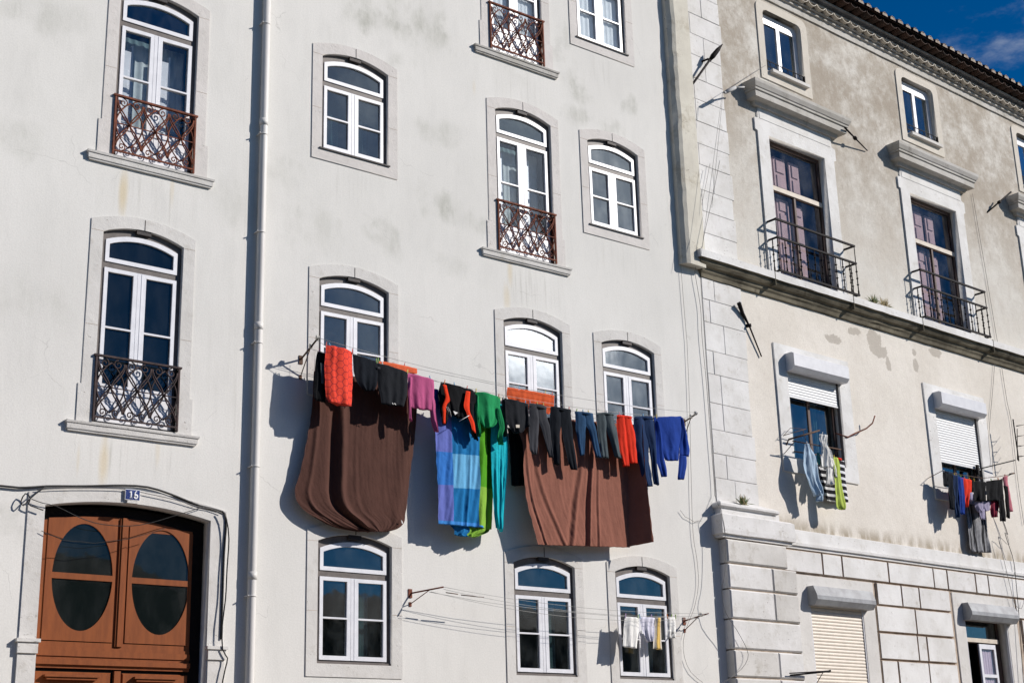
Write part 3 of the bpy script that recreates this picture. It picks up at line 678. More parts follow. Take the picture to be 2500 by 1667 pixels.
# ---- ground floor windows
for ci, c in enumerate(BWC):
    a, b, z0, z1 = c-.77, c+.76, 1.3, 4.75
    W = plate('ground_floor_window', rect(a-.01, b+.01, z0, z1), [rect(a+.06, b-.06, 4.34, 4.66), rect(a+.06, c-.02, z0+.06, 4.24), rect(c+.03, b-.30, z0+.06, 4.24)], .20, .25, 'dark_wood', RB)
    plate('surround', rect(a-.33, b+.36, .6, 5.155), [rect(a, b, z0-.1, z1)], -.03, .27, 'grey_limestone', W)
    q = MB(); boxhood(q, a-.04, b+.12, .24, 4.63, 4.96, 1); q.build('shutter_box', 'shutter_box_grey', W)
    for xa in (a, b-.03): q = MB(); q.box(xa, xa+.03, -.02, .03, z0, 4.66); q.build('shutter_track', 'grey_paint_metal', W)
    plate('pane', rect(a+.05, b-.05, 4.33, 4.67), [], .22, .225, 'window_glass', W)
    if ci != 1:
        q = MB(); slats(q, a+.03, b-.03, 1.6, 4.66, .0, .058); q.build('roller_shutter', 'shutter_cream', W)
    else:
        q = MB(); q.box(a+.05, b-.15, .13, .19, 4.25, 4.33); q.build('transom', 'cream_panel', W)
        s_ = plate('sash', rect(c-.12, c+.46, 1.4, 4.22), [rect(c-.05, c+.40, 3.64, 4.13), rect(c-.05, c+.40, 1.5, 3.58)], .12, .16, 'white_paint', W)
        plate('pane', rect(c-.06, c+.41, 1.49, 4.14), [], .145, .15, 'plum_glass', W)
        q = MB(); curtain(q, c-.08, c+.44, 1.5, 4.18, .175, .008, 6); q.build('curtain', 'curtain_white', W)
# ---- cornice, double row of tile ends, roof
q = MB(); q.sweep([(0, 16.655), (.03, 16.655), (.034, 16.79), (.075, 16.80), (.08, 16.825), (.045, 16.83), (.05, 16.865), (.10, 16.87), (.11, 16.90), (0, 16.91)], .2, 15.4, False, False, seg=50, jit=.004); q.build('cornice', 'hood_limestone', RB)
q = MB()
def tilerow(q, z, y_out, y_in, p=.235, mi=0, drop=0, shell=.02):
    u = .05
    while u < 15.3:
        vs = []; k_ = 7
        for yy, dz_ in ((-y_out, 0), (-y_in, drop)):
            for rr in (p*.47, p*.47-shell):
                for j in range(k_): an = math.pi*j/(k_-1); vs.append((u+p/2+rr*math.cos(an), yy, z+dz_-rr*math.sin(an)*.62))
        fs = []
        for j in range(k_-1):
            fs += [(j, j+1, k_+j+1, k_+j), (2*k_+j, 3*k_+j, 3*k_+j+1, 2*k_+j+1), (j, 2*k_+j, 2*k_+j+1, j+1), (k_+j, k_+j+1, 3*k_+j+1, 3*k_+j)]
        q.add(vs, fs, mi, False); u += p
tilerow(q, 16.975, .20, .0, .28)
q.box(0.0, 15.4, -.195, .0, 16.965, 16.985)
q.build('lower_tile_course', 'cream_stone', RB)
q = MB(); q.box(0, 15.4, -.10, 0, 16.986, 17.10); q.box(0, 15.4, -.24, 0, 17.10, 17.135); q.build('eaves_band', 'gutter_plaster', RB)
q = MB(); tilerow(q, 17.225, .44, .0, .28); q.box(0, 15.4, -.40, .0, 17.215, 17.245); q.build('upper_tile_course', 'roof_tile', RB)
q = MB(); u = .05
while u < 15.3:     # cover tiles with pale mortared ends, running up the slope
    k_ = 6; p = .28; r0 = .095+random.uniform(-.006, .006); zj = random.uniform(-.012, .012)
    vs = []
    for yy, zz in ((-.52, 17.265+zj), (5.0, 19.2)):
        for j in range(k_): an = math.pi*j/(k_-1); vs.append((u+r0*math.cos(an), yy, zz+r0*math.sin(an)))
    q.add(vs, [(j, j+1, k_+j+1, k_+j) for j in range(k_-1)], 0, False)
    q.add([vs[j] for j in range(k_)]+[], [tuple(range(k_))], 1)
    q.add([(u-.05, -.53, 17.265+zj+r0*.75), (u+.05, -.53, 17.265+zj+r0*.75), (u+.05, -.42, 17.305+zj+r0), (u-.05, -.42, 17.305+zj+r0)], [(0, 1, 2, 3)], 1)
    u += p
q.add([(0, -.48, 17.26), (15.4, -.48, 17.26), (15.4, 5, 19.16), (0, 5, 19.16)], [(0, 1, 2, 3)])
q.box(0, 15.4, 4.9, 8.9, 16.8, 19.18)
q.build('roof', ['roof_tile', 'lichen_tile'], RB)
# ------------------------------------------------------------------ street, house across the street (seen only in the window reflections)
def strct(name, mb, m): o = mb.build(name, m); o['kind'] = 'structure'; return o
q = MB(); q.add([(-400, -500, 0), (400, -500, 0), (400, 500, 0), (-400, 500, 0)], [(0, 1, 2, 3)]); strct('ground', q, 'cobble')
q = MB(); q.add([(-200, -21.5, .004), (200, -21.5, .004), (200, -3, .004), (-200, -3, .004)], [(0, 1, 2, 3)]); strct('road', q, 'asphalt')
q = MB(); q.box(-60, 60, -2.99, -.21, .0, .14); q.box(-60, 60, -24, -21.5, .0, .14); strct('pavement', q, 'cobble')
for hx0, hx1, hh, hl in ((-34, 19.5, 9.2, 'long house in shade across the street, mirrored in the oval door panes'), (19.6, 60, 8.5, 'lower house in shade across the street, mirrored in the lower windows')):
  OH = empty('house', Matrix.Translation((0, -24, 0)), hl, 'house')
  q = MB(); q.box(hx0, hx1, -8, 0, 0, hh-1.3); q.build('wall', 'house_paint', OH)
  q = MB(); q.add([(hx0, .4, hh-1.35), (hx1, .4, hh-1.35), (hx1, -4, hh+.15), (hx0, -4, hh+.15), (hx0, -8.4, hh-1.35), (hx1, -8.4, hh-1.35)], [(0, 1, 2, 3), (3, 2, 5, 4), (0, 3, 4), (1, 5, 2), (0, 4, 5, 1)]); q.build('roof', 'roof_tile', OH)
  for i in range(8):
    q = MB(); x = hx0+2+i*4.1
    q.box(x, x+1.1, -.0, .05, 4.2, 6.2); q.box(x+.1, x+.52, .05, .07, 4.3, 6.1); q.box(x+.58, x+1.0, .05, .07, 4.3, 6.1); q.build('window', 'room_dark', OH)
# ------------------------------------------------------------------ cloth
def cr(a, b, c, d, t):
    return tuple(.5*((2*q1)+(-q0+q2)*t+(2*q0-5*q1+4*q2-q3)*t*t+(-q0+3*q1-3*q2+q3)*t**3) for q0, q1, q2, q3 in zip(a, b, c, d))
def cloth(name, label, cat, group, strips, m, mtx=LEFT, th=.012, amp=.012, freq=2.2, bulge=.02, fun=None, pick=None, seed=1, wob=.004, step=.03):
    mb = MB(); rn = random.Random(seed)
    for si, rungs in enumerate(strips):
        ph = rn.random()*6; ph2 = rn.random()*6
        rs = [tuple(r) for r in rungs]; L_ = 0; rows = []
        for i in range(len(rs)-1):
            a = rs[max(0, i-1)]; b = rs[i]; c = rs[i+1]; d = rs[min(len(rs)-1, i+2)]
            ln = max(math.hypot(b[0]-c[0], b[1]-c[1]), math.hypot(b[3]-c[3], b[4]-c[4])); k = max(2, int(ln/step))
            for j in range(k): rows.append(cr(a, b, c, d, j/k))
        rows.append(rs[-1]); nr = len(rows)-1
        wmax = max(math.hypot(r[3]-r[0], r[4]-r[1]) for r in rows); nc = max(5, min(150, int(wmax/(step*.62))))
        vs = []; grid = {}
        for side in (0, 1):
            for i, r in enumerate(rows):
                t = i/nr
                for j in range(nc+1):
                    s = j/nc
                    x = r[0]+(r[3]-r[0])*s; z = r[1]+(r[4]-r[1])*s; off = r[2]+(r[5]-r[2])*s
                    e = 4*s*(1-s)
                    nn = noise.noise((x*5+seed, z*3, si))
                    y = -off - (bulge*e if side == 0 else -bulge*e*.8) - (th/2 if side == 0 else -th/2)*(e**.3 if e > 0 else 0)
                    fd = amp*(.25+.75*t)*math.sin(2*math.pi*freq*(s+.10*math.sin(2.1*t+ph))+ph)+amp*.5*math.sin(2*math.pi*freq*2.3*s+ph2+2*t)*t
                    fd += amp*1.1*nn + amp*.45*noise.noise((x*16+seed, z*9, si+4))
                    if fun: fd += fun(s, t)
                    y -= fd
                    if j in (0, nc): x += wob*noise.noise((0, z*9+seed, si))*2
                    if i == nr: z += wob*noise.noise((x*11, seed, si))*2.5
                    if i == 0: z += wob*noise.noise((x*9, seed+5, si))*2
                    grid[side, i, j] = len(vs); vs.append((x, y, z))
        fs = []; mi = []
        for side in (0, 1):
            for i in range(nr):
                for j in range(nc):
                    f = (grid[side, i, j], grid[side, i, j+1], grid[side, i+1, j+1], grid[side, i+1, j])
                    fs.append(f if side else f[::-1]); mi.append(pick((j+.5)/nc, (i+.5)/nr, si) if pick else 0)
        for i in range(nr):
            for j in (0, nc):
                fs.append((grid[0, i, j], grid[0, i+1, j], grid[1, i+1, j], grid[1, i, j])); mi.append(pick(0 if j == 0 else 1, (i+.5)/nr, si) if pick else 0)
        for j in range(nc):
            for i in (0, nr):
                fs.append((grid[0, i, j], grid[1, i, j], grid[1, i, j+1], grid[0, i, j+1])); mi.append(pick((j+.5)/nc, 0 if i == 0 else 1, si) if pick else 0)
        b = len(mb.v); mb.v += vs; mb.f += [tuple(b+q_ for q_ in f) for f in fs]; mb.mi += mi; mb.sm += [True]*len(fs)
    o = mb.build(name, m, None, 'base', mtx)
    return tag(o, label, cat, group)
PEGC = {'green': (.25, .45, .05), 'blue': (.1, .35, .6), 'red': (.55, .06, .05), 'yellow': (.6, .45, .05), 'pink': (.6, .2, .35), 'orange': (.7, .2, .03), 'white': (.7, .7, .7), 'lilac': (.5, .35, .6)}
for k_, v_ in PEGC.items(): mat('peg_'+k_, v_, None, .4, bump=.0003)
_pegm = {}
def peg(x, y, z, colr, where, mtx=LEFT, s=1.0, tilt=0):
    if colr not in _pegm:
        q = MB(); q.box(-.008, .0, -.012, -.003, -.035, .035); q.box(.001, .008, .003, .012, -.035, .035); q.box(-.006, .006, -.006, .006, -.008, .008)
        o = q.build('clothes_peg', 'peg_'+colr); _pegm[colr] = o.data
    else: o = bpy.data.objects.new('clothes_peg', _pegm[colr]); C.objects.link(o)
    o.matrix_world = mtx @ Matrix.Translation((x, y, z)) @ Matrix.Rotation(tilt, 4, 'Y') @ Matrix.Scale(s, 4)
    tag(o, colr+' clothes peg '+where, 'clothes peg', 'clothes pegs on the washing lines')
HANG = []
F_ = {}
def fb(name, c, **k): return fabric(name, c, **k)
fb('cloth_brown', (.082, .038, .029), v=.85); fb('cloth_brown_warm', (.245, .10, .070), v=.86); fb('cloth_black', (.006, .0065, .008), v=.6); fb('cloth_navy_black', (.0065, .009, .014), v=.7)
fb('cloth_charcoal', (.013, .0145, .018), v=.8); fb('cloth_grey', (.045, .046, .053), v=.8); fb('cloth_pink', (.42, .085, .20), v=.88); fb('cloth_green', (.015, .25, .085), v=.85)
fb('cloth_orange', (.62, .115, .045), v=.9); fb('cloth_red', (.66, .035, .014), v=.85); fb('cloth_jeans', (.022, .065, .14), v=.6); fb('cloth_slate', (.07, .09, .10), v=.6)
fb('cloth_navy', (.012, .030, .085), v=.8); fb('cloth_royal', (.012, .045, .26), v=.8); fb('cloth_white', (.72, .71, .68), v=.92); fb('cloth_lilac_white', (.62, .61, .70), v=.9)
fb('cloth_yellow', (.66, .44, .13), v=.85); fb('cloth_pale_blue', (.36, .47, .58), v=.85); fb('cloth_lime', (.42, .52, .10), v=.85); fb('cloth_cream', (.62, .56, .47), v=.9)
fb('cloth_teal', (.05, .22, .22)); fb('cloth_lilac', (.30, .27, .38)); fb('cloth_maroon', (.20, .02, .04)); fb('cloth_rose', (.5, .16, .2))
fb('cloth_red_band', (.75, .045, .012))
for nm, c in (('periwinkle', (.125, .155, .46)), ('mid_blue', (.035, .17, .52)), ('sea_blue', (.012, .155, .38)), ('sky_blue', (.13, .38, .62)), ('leaf', (.07, .27, .012)), ('lime', (.20, .38, .045)), ('turquoise', (.012, .42, .50)), ('hem_blue', (.05, .24, .62)), ('aqua', (.02, .42, .46))): fb('patch_'+nm, c, v=.9)
def hexs(n, col, x, y, z, v):
    s_ = .105; px = n.m('DIVIDE', x, s_); pz = n.m('DIVIDE', n.m('ADD', z, 5), s_*.92); r3 = 1.7320508
    def cell(ox, oz):
        a = n.m('SUBTRACT', n.m('FLOORED_MODULO', n.m('ADD', px, 20+ox), r3), r3/2); b = n.m('SUBTRACT', n.m('FLOORED_MODULO', n.m('ADD', pz, 20+oz), 1.0), .5)
        a = n.m('ABSOLUTE', a); b = n.m('ABSOLUTE', b)
        return n.m('MAXIMUM', b, n.m('ADD', n.m('MULTIPLY', b, .5), n.m('MULTIPLY', a, r3/2)))
    d = n.m('MINIMUM', cell(0, 0), cell(r3/2, .5))
    return n.mix(n.ramp(d, .44, .475), col, (.26, .022, .03))
fabric('cloth_red_hex', (.72, .062, .035), .9, stripes=hexs)
fabric('cloth_orange_lines', (.58, .095, .03), .9, stripes=lambda n, c, x, y, z, v: n.mix(n.m('MULTIPLY', n.ramp(n.m('ABSOLUTE', n.m('SUBTRACT', n.m('FRACT', n.m('MULTIPLY', z, 14)), .5)), .40, .47), .6), c, (.25, .03, .012)))
fabric('cloth_banded', (.012, .012, .016), .8, stripes=lambda n, c, x, y, z, v: n.mix(n.ramp(n.m('ABSOLUTE', n.m('SUBTRACT', n.m('FRACT', n.m('MULTIPLY', z, 8.5)), .5)), .28, .31), c, (.60, .60, .62)))
fabric('cloth_grey_towel', (.14, .14, .15), .7, stripes=lambda n, c, x, y, z, v: n.mix(n.ramp(n.noise(n.vm('MULTIPLY', v, (14, 1, .8)), 1.0, 3), .5, .58), n.mix(n.ramp(n.m('FRACT', n.m('MULTIPLY', z, 40)), .3, .6), c, (.30, .30, .31)), (.02, .02, .022)))
G1 = 'clothes on the main washing line'; G2 = 'bed linen on the inner washing line'; FO = .42
def put(name, short, label, cat, strips, m, pegs=(), group=G1, mtx=LEFT, **k):
    o = cloth(name, label, cat, group, strips, m, mtx, **k)
    top = strips[0][0]
    for fr, cc in pegs:
        x = top[0]+(top[3]-top[0])*fr; z = top[1]+(top[4]-top[1])*fr; of = top[2]+(top[5]-top[2])*fr
        w_ = 'left end' if fr < .34 else ('right end' if fr > .66 else 'middle')
        peg(x, -of, z+.012, cc, 'holding the %s of %s' % (w_, short), mtx, 1 if mtx is LEFT else .9, random.uniform(-.3, .3))
    return o
def pants(name, short, label, top, legs, m, pegs, **k):
    st = []
    for i, lg in enumerate(legs):
        h = []
        for r in top:
            mx = (r[0]+r[3])/2; mz = (r[1]+r[4])/2; e = .018
            h.append((r[0], r[1], r[2], mx+e, mz, r[2]) if i == 0 else (mx-e, mz, r[2], r[3], r[4], r[5]))
        st.append(h+[(r[0]-.012, r[1], r[2], r[3]+.012, r[4], r[5]) for r in lg[1:]])
    u_ = top[1]; t = top[0]; lp = lambda a_, b_: tuple(q0+(q1-q0)*.38 for q0, q1 in zip(a_, b_)); st.append([t, lp(t, u_)])
    st[-1] = [(r[0]-.004, r[1], r[2]+.006, r[3]+.004, r[4], r[5]+.006) for r in st[-1]]
    o = put(name, short, label, 'trousers', st, m, (), **{**dict(amp=.011, freq=1.2), **k})
    for fr, cc in pegs:
        w_ = 'left end' if fr < .34 else ('right end' if fr > .66 else 'middle')
        peg(t[0]+(t[3]-t[0])*fr, -t[2], t[1]+(t[4]-t[1])*fr+.012, cc, 'holding the %s of %s' % (w_, short), LEFT, 1, random.uniform(-.3, .3))
    return o
def bump_(x, w_): return math.exp(-(x/w_)**2)
def saw(x): x = x-math.floor(x); return x/.75 if x < .75 else (1-x)/.25
def s1f(s, t):
    k = min(1, t*2.5+.2)
    f = .062*bump_(s-.245-.27*t**1.5, .035)*k-.055*bump_(s-.175-.27*t**1.5, .03)*k+.022*bump_(s-.03-.12*t, .018)*k
    f += .010*bump_(s-.40-.30*t*t, .018)*t
    u = s-.45*t*t+.1*t; f += .005*noise.noise((u*12, t*1.2, 1))*(.5+t)+.0035*noise.noise((u*40, t*2.2, 5))+.0014*noise.noise((u*80, t*12, 9))
    f += .03*max(0, s-.80+.35*(1-t)**2)*math.sin(s*30)*2
    if t > .72: f += .014*math.sin(s*95+6*noise.noise((s*9, t*5, 2)))*(t-.72)*4*(bump_(s-.08, .14)+bump_(s-.92, .14))
    return f
# --- inner line: sheets, quilt cover, orange cloths
bs1 = put('bed_sheet', 'the left brown sheet', 'dark brown fitted sheet with a gathered rounded hem, leftmost of the sheets', 'bed sheet',
    [[(9.816, 7.247, 0.13, 11.527, 7.307, 0.14), (9.788, 6.672, 0.13, 11.532, 6.908, 0.14), (9.717, 6.244, 0.13, 11.466, 6.343, 0.14), (9.628, 5.820, 0.13, 11.407, 6.014, 0.14), (9.550, 5.528, 0.13, 11.355, 5.616, 0.14), (9.652, 5.345, 0.13, 11.314, 5.408, 0.14), (9.914, 5.202, 0.13, 11.296, 5.287, 0.14), (10.178, 5.122, 0.13, 11.182, 5.191, 0.14), (10.509, 5.092, 0.13, 11.009, 5.131, 0.14)]], 'cloth_brown', (), G2,
    amp=.004, freq=3.1, bulge=.02, step=.016, seed=3,
    fun=s1f)
DC = ['patch_periwinkle', 'patch_mid_blue', 'patch_sea_blue', 'patch_sky_blue', 'patch_leaf', 'patch_lime', 'patch_turquoise', 'patch_hem_blue', 'patch_aqua']
def dpick(s, t, si):
    if si == 1: return 2 if s < .38 else 5
    if si == 2: return 6
    if s < .255: return 0 if t < .435 else (1 if t < .68 else (0 if t < .955 else 7))
    if s < .70: return 2 if t < .44 else (3 if t < .70 else (2 if t < .955 else 7))
    if t > .975 and s < .8: return 7
    return 4 if t < .68 else 5
put('quilt_cover', 'the patchwork quilt cover', 'patchwork quilt cover in blue, violet, green and turquoise hanging between the brown sheets', 'quilt cover',
    [[(11.735, 7.138, 0.28, 12.866, 7.120, 0.28), (11.734, 6.577, 0.28, 12.827, 6.636, 0.28), (11.759, 6.008, 0.28, 12.809, 6.065, 0.28), (11.772, 5.633, 0.28, 12.774, 5.693, 0.28), (11.771, 5.288, 0.28, 12.738, 5.297, 0.28)],
     [(11.972, 5.325, 0.22, 12.747, 5.371, 0.24), (12.084, 5.232, 0.22, 12.721, 5.274, 0.24), (12.101, 5.168, 0.22, 12.577, 5.205, 0.24), (12.219, 5.152, 0.22, 12.459, 5.161, 0.24)],
     [(12.719, 7.195, 0.3, 13.103, 7.155, 0.27), (12.712, 6.697, 0.3, 13.084, 6.670, 0.27), (12.717, 6.304, 0.3, 13.062, 6.310, 0.27), (12.736, 5.724, 0.3, 12.999, 5.736, 0.27), (12.771, 5.316, 0.3, 12.936, 5.278, 0.27)]], DC, (), G2,
    amp=.010, freq=2.5, bulge=.02, pick=dpick, seed=5, step=.02, th=.014,
    fun=lambda s, t: .015*bump_(s-.74, .05)*(.3+.7*t)-.09*bump_(s-.93, .07)+.02*bump_(s-.15-.02*t, .04)*(1-t)+.03*bump_(s-.60+.12*t, .022)*t-.015*bump_(s-.54+.12*t, .02)*t+.016*noise.noise(((s+.2*t*t)*17, t*2, 3)))
def s2f(s, t):
    f = 0
    for c0, c1, a_, w_ in ((.59, -.24, .026, .020), (.655, -.12, .040, .013), (.71, -.06, .014, .010), (.07, .22, .014, .016), (.02, .07, .016, .009)):
        f += a_*bump_(s-c0-c1*t**1.6, w_)*min(1, .35+t)-a_*.7*bump_(s-c0-c1*t**1.6+w_*1.8, w_)*min(1, .35+t)
    u = s+.12*math.sin(3*t); f += .004*noise.noise((u*16, t*.8, 3))+.003*noise.noise((u*50, t*1.6, 7))+.0012*noise.noise((u*90, t*12, 9))
    return f
put('bed_sheet', 'the right brown sheet', 'reddish brown flat sheet with a paler hem hanging below the row of trousers', 'bed sheet',
    [[(13.005, 7.033, 0.3, 15.574, 7.238, 0.2), (13.293, 6.682, 0.3, 15.556, 6.984, 0.2), (13.318, 6.166, 0.3, 15.523, 6.464, 0.2), (13.358, 5.763, 0.3, 15.493, 5.988, 0.2), (13.455, 5.420, 0.3, 15.475, 5.613, 0.2), (13.543, 5.128, 0.3, 15.460, 5.252, 0.2)]], 'cloth_brown_warm', (), G2, amp=.004, freq=3, bulge=.012, fun=s2f, seed=8, step=.016)
put('bed_sheet', 'the shaded end of the right sheet', 'dark shaded end of a brown sheet turned outward under the navy trousers', 'bed sheet',
    [[(15.524, 7.235, 0.185, 15.628, 7.187, 0.47), (15.497, 6.654, 0.185, 15.635, 6.425, 0.47), (15.463, 6.082, 0.185, 15.662, 6.108, 0.47), (15.439, 5.613, 0.185, 15.696, 5.720, 0.47), (15.424, 5.257, 0.185, 15.728, 5.321, 0.47)]], 'cloth_brown_warm', (), G2, amp=.006, freq=1.2, bulge=.0, seed=9, step=.03)
put('throw_and_wall_shade', 'the dark throw and wall shade', 'black brown throw doubling as painted wall shadow between the quilt cover and the reddish sheet', 'throw',
    [[(13.188, 6.892, 0.1, 13.562, 6.941, 0.1), (13.215, 6.714, 0.1, 13.530, 6.717, 0.1), (13.224, 6.318, 0.1, 13.498, 6.349, 0.1), (13.227, 6.018, 0.1, 13.473, 6.037, 0.1)]], 'cloth_black', (), G2, amp=.01, seed=12)  # partly a dark cloth; its black also stands in for wall shadow
put('folded_cloth', 'the salmon cloth', 'salmon cloth folded over the inner line above the black T-shirt', 'cloth',
    [[(10.797, 7.536, 0.22, 11.466, 7.527, 0.22), (10.791, 7.458, 0.22, 11.473, 7.479, 0.22), (10.788, 7.388, 0.22, 11.465, 7.445, 0.22)]], 'cloth_orange', [(.68, 'red'), (.02, 'green')], G2, amp=.006, seed=14)
put('folded_cloth', 'the striped orange cloth', 'orange cloth with thin dark lines on the inner line in front of the bright window', 'cloth',
    [[(13.117, 7.493, 0.22, 14.035, 7.493, 0.22), (13.099, 7.404, 0.22, 14.020, 7.415, 0.22), (13.111, 7.314, 0.22, 14.003, 7.310, 0.22), (13.231, 7.221, 0.22, 13.892, 7.164, 0.22)]], 'cloth_orange_lines', [(.24, 'blue'), (.80, 'yellow'), (.95, 'red')], G2, amp=.012, freq=4, seed=15)
# --- front line, left to right
lbg = put('long_black_garment', 'the long black garment', 'long black garment with a narrow grey stripe at the left end of the line', 'garment',
    [[(9.721, 7.455, 0.38, 9.856, 7.435, 0.38), (9.694, 7.275, 0.38, 9.854, 7.271, 0.38), (9.681, 7.023, 0.38, 9.860, 7.035, 0.38), (9.671, 6.846, 0.38, 9.846, 6.842, 0.38), (9.693, 6.776, 0.38, 9.847, 6.754, 0.38)]], 'cloth_black', [(.2, 'pink'), (.8, 'white')], amp=.01, seed=20)
put('red_towel', 'the hexagon towel', 'bright red towel with a dark honeycomb pattern, doubled over the line', 'towel',
    [[(9.809, 7.544, 0.45, 10.263, 7.519, 0.43), (9.798, 7.378, 0.45, 10.256, 7.427, 0.43), (9.792, 7.244, 0.45, 10.252, 7.291, 0.43), (9.799, 7.024, 0.45, 10.252, 7.082, 0.43), (9.824, 6.823, 0.45, 10.249, 6.873, 0.43), (9.855, 6.746, 0.45, 10.238, 6.739, 0.43)]], 'cloth_red_hex', [(.15, 'blue'), (.02, 'red'), (.97, 'red')], amp=.016, freq=1.5, bulge=.05, seed=21, fun=lambda s, t: .02*math.exp(-((s-.25)/.06)**2))
put('black_cloth', 'the plain black top', 'black navy top hanging in a V between the red towel and the black T-shirt', 'top',
    [[(10.262, 7.494, 0.42, 10.663, 7.446, 0.42), (10.270, 7.372, 0.42, 10.656, 7.342, 0.42), (10.277, 7.208, 0.42, 10.649, 7.189, 0.42), (10.327, 7.095, 0.42, 10.635, 7.089, 0.42), (10.420, 7.016, 0.42, 10.590, 7.011, 0.42)]], 'cloth_navy_black', [(.97, 'green')], amp=.018, freq=1.3, seed=22)
tee = put('black_t_shirt', 'the black T-shirt', 'black T-shirt with a small white mark at the hem, left of the pink shirt', 'T-shirt',
    [[(10.656, 7.436, 0.42, 11.171, 7.368, 0.42), (10.663, 7.282, 0.42, 11.170, 7.252, 0.42), (10.668, 7.131, 0.42, 11.166, 7.083, 0.42), (10.707, 6.956, 0.42, 11.138, 6.957, 0.42), (10.719, 6.845, 0.42, 11.111, 6.865, 0.42)]], 'cloth_charcoal', [(.18, 'white'), (.98, 'yellow')], amp=.018, freq=1.6, bulge=.03, seed=23)
put('pink_shirt', 'the pink shirt', 'pink long-sleeved shirt hung by its hem with the sleeves dangling', 'shirt',
    [[(11.172, 7.365, 0.42, 11.626, 7.331, 0.42), (11.180, 7.218, 0.42, 11.625, 7.226, 0.42), (11.196, 7.067, 0.42, 11.623, 7.080, 0.42), (11.217, 6.936, 0.42, 11.625, 6.936, 0.42), (11.248, 6.864, 0.42, 11.615, 6.867, 0.42)],
     [(11.171, 7.313, 0.42, 11.252, 7.305, 0.42), (11.176, 7.045, 0.42, 11.231, 7.034, 0.42), (11.181, 6.817, 0.42, 11.225, 6.804, 0.42), (11.189, 6.695, 0.42, 11.239, 6.664, 0.42)],
     [(11.530, 7.096, 0.42, 11.640, 7.035, 0.42), (11.544, 6.944, 0.42, 11.644, 6.948, 0.42), (11.547, 6.839, 0.42, 11.642, 6.852, 0.42), (11.572, 6.699, 0.42, 11.663, 6.730, 0.42), (11.613, 6.574, 0.42, 11.683, 6.560, 0.42)]], 'cloth_pink', [(.0, 'yellow'), (.85, 'blue')], amp=.014, freq=2, seed=24)
put('blue_scarf', 'the blue scarf', 'small blue scarf showing behind the pink shirt', 'scarf', [[(11.695, 7.235, 0.3, 11.787, 7.229, 0.3), (11.704, 7.090, 0.3, 11.780, 7.091, 0.3), (11.714, 6.956, 0.3, 11.782, 6.946, 0.3)]], 'cloth_royal', (), amp=.008, seed=25)
jk = put('tracksuit_top', 'the tracksuit top', 'black tracksuit top with bright red side bands, a white badge and white piping', 'tracksuit top',
    [[(11.745, 7.322, 0.42, 12.313, 7.278, 0.42), (11.689, 7.119, 0.42, 12.400, 7.152, 0.42), (11.727, 7.057, 0.42, 12.375, 7.095, 0.42), (11.837, 7.024, 0.42, 12.255, 7.024, 0.42), (11.881, 6.913, 0.42, 12.206, 6.919, 0.42), (11.903, 6.858, 0.42, 12.185, 6.809, 0.42)],
     [(11.701, 7.140, 0.42, 11.873, 7.097, 0.42), (11.711, 7.006, 0.42, 11.905, 6.994, 0.42), (11.731, 6.835, 0.42, 11.879, 6.836, 0.42), (11.767, 6.696, 0.42, 11.822, 6.697, 0.42)],
     [(12.139, 7.066, 0.42, 12.376, 7.119, 0.42), (12.159, 6.912, 0.42, 12.324, 6.955, 0.42), (12.226, 6.785, 0.42, 12.349, 6.821, 0.42), (12.270, 6.635, 0.42, 12.386, 6.572, 0.42), (12.326, 6.555, 0.42, 12.396, 6.534, 0.42)]], 'cloth_black', [(.12, 'orange'), (.42, 'blue'), (.82, 'red')], amp=.014, freq=1.8, seed=26)
o = cloth('red_band', None, None, None, [[(11.738, 7.265, 0.475, 11.807, 7.267, 0.475), (11.766, 7.156, 0.475, 11.835, 7.162, 0.475), (11.776, 7.070, 0.475, 11.863, 7.044, 0.475), (11.728, 6.948, 0.475, 11.809, 6.978, 0.475), (11.731, 6.842, 0.475, 11.786, 6.849, 0.475), (11.733, 6.689, 0.475, 11.778, 6.691, 0.475)]], 'cloth_red_band', amp=.002, bulge=.004, seed=31); bpy.context.view_layer.update(); o.parent = jk; o.matrix_parent_inverse = jk.matrix_world.inverted()
o = cloth('red_band', None, None, None, [[(12.154, 7.232, 0.475, 12.230, 7.231, 0.475), (12.128, 7.111, 0.475, 12.217, 7.120, 0.475), (12.109, 6.991, 0.475, 12.210, 6.995, 0.475), (12.156, 6.900, 0.475, 12.217, 6.918, 0.475), (12.210, 6.790, 0.475, 12.285, 6.800, 0.475), (12.253, 6.660, 0.475, 12.313, 6.619, 0.475)]], 'cloth_red_band', amp=.002, bulge=.004, seed=32); o.parent = jk; o.matrix_parent_inverse = jk.matrix_world.inverted()
def mark(name, pts, m, par, y, mtx=LEFT, th=.004):
    q = MB(); n_ = len(pts); q.add([(a, y, b) for a, b in pts]+[(a, y+th, b) for a, b in pts], [tuple(range(n_))[::-1], tuple(range(n_, 2*n_))]+[(i, (i+1) % n_, n_+(i+1) % n_, n_+i) for i in range(n_)])
    o = q.build(name, m); o.matrix_world = mtx; bpy.context.view_layer.update(); o.parent = par; o.matrix_parent_inverse = par.matrix_world.inverted(); return o
def rib(name, pts, r, m, par, y):
    q = MB(); q.tube([(a, y, b) for a, b in pts], r, 4); o = q.build(name, m); bpy.context.view_layer.update(); o.parent = par; o.matrix_parent_inverse = par.matrix_world.inverted(); return o
mark('hem_mark', [(10.871, 6.876), (10.892, 6.853), (10.885, 6.849), (10.868, 6.861)], 'cloth_white', tee, -.485); mark('hem_mark', [(10.906, 6.877), (10.935, 6.853), (10.927, 6.849), (10.902, 6.863)], 'cloth_white', tee, -.485)
mark('care_label', [(10.647, 7.371), (10.692, 7.370), (10.692, 7.340), (10.650, 7.341)], 'cloth_grey', tee, -.455)
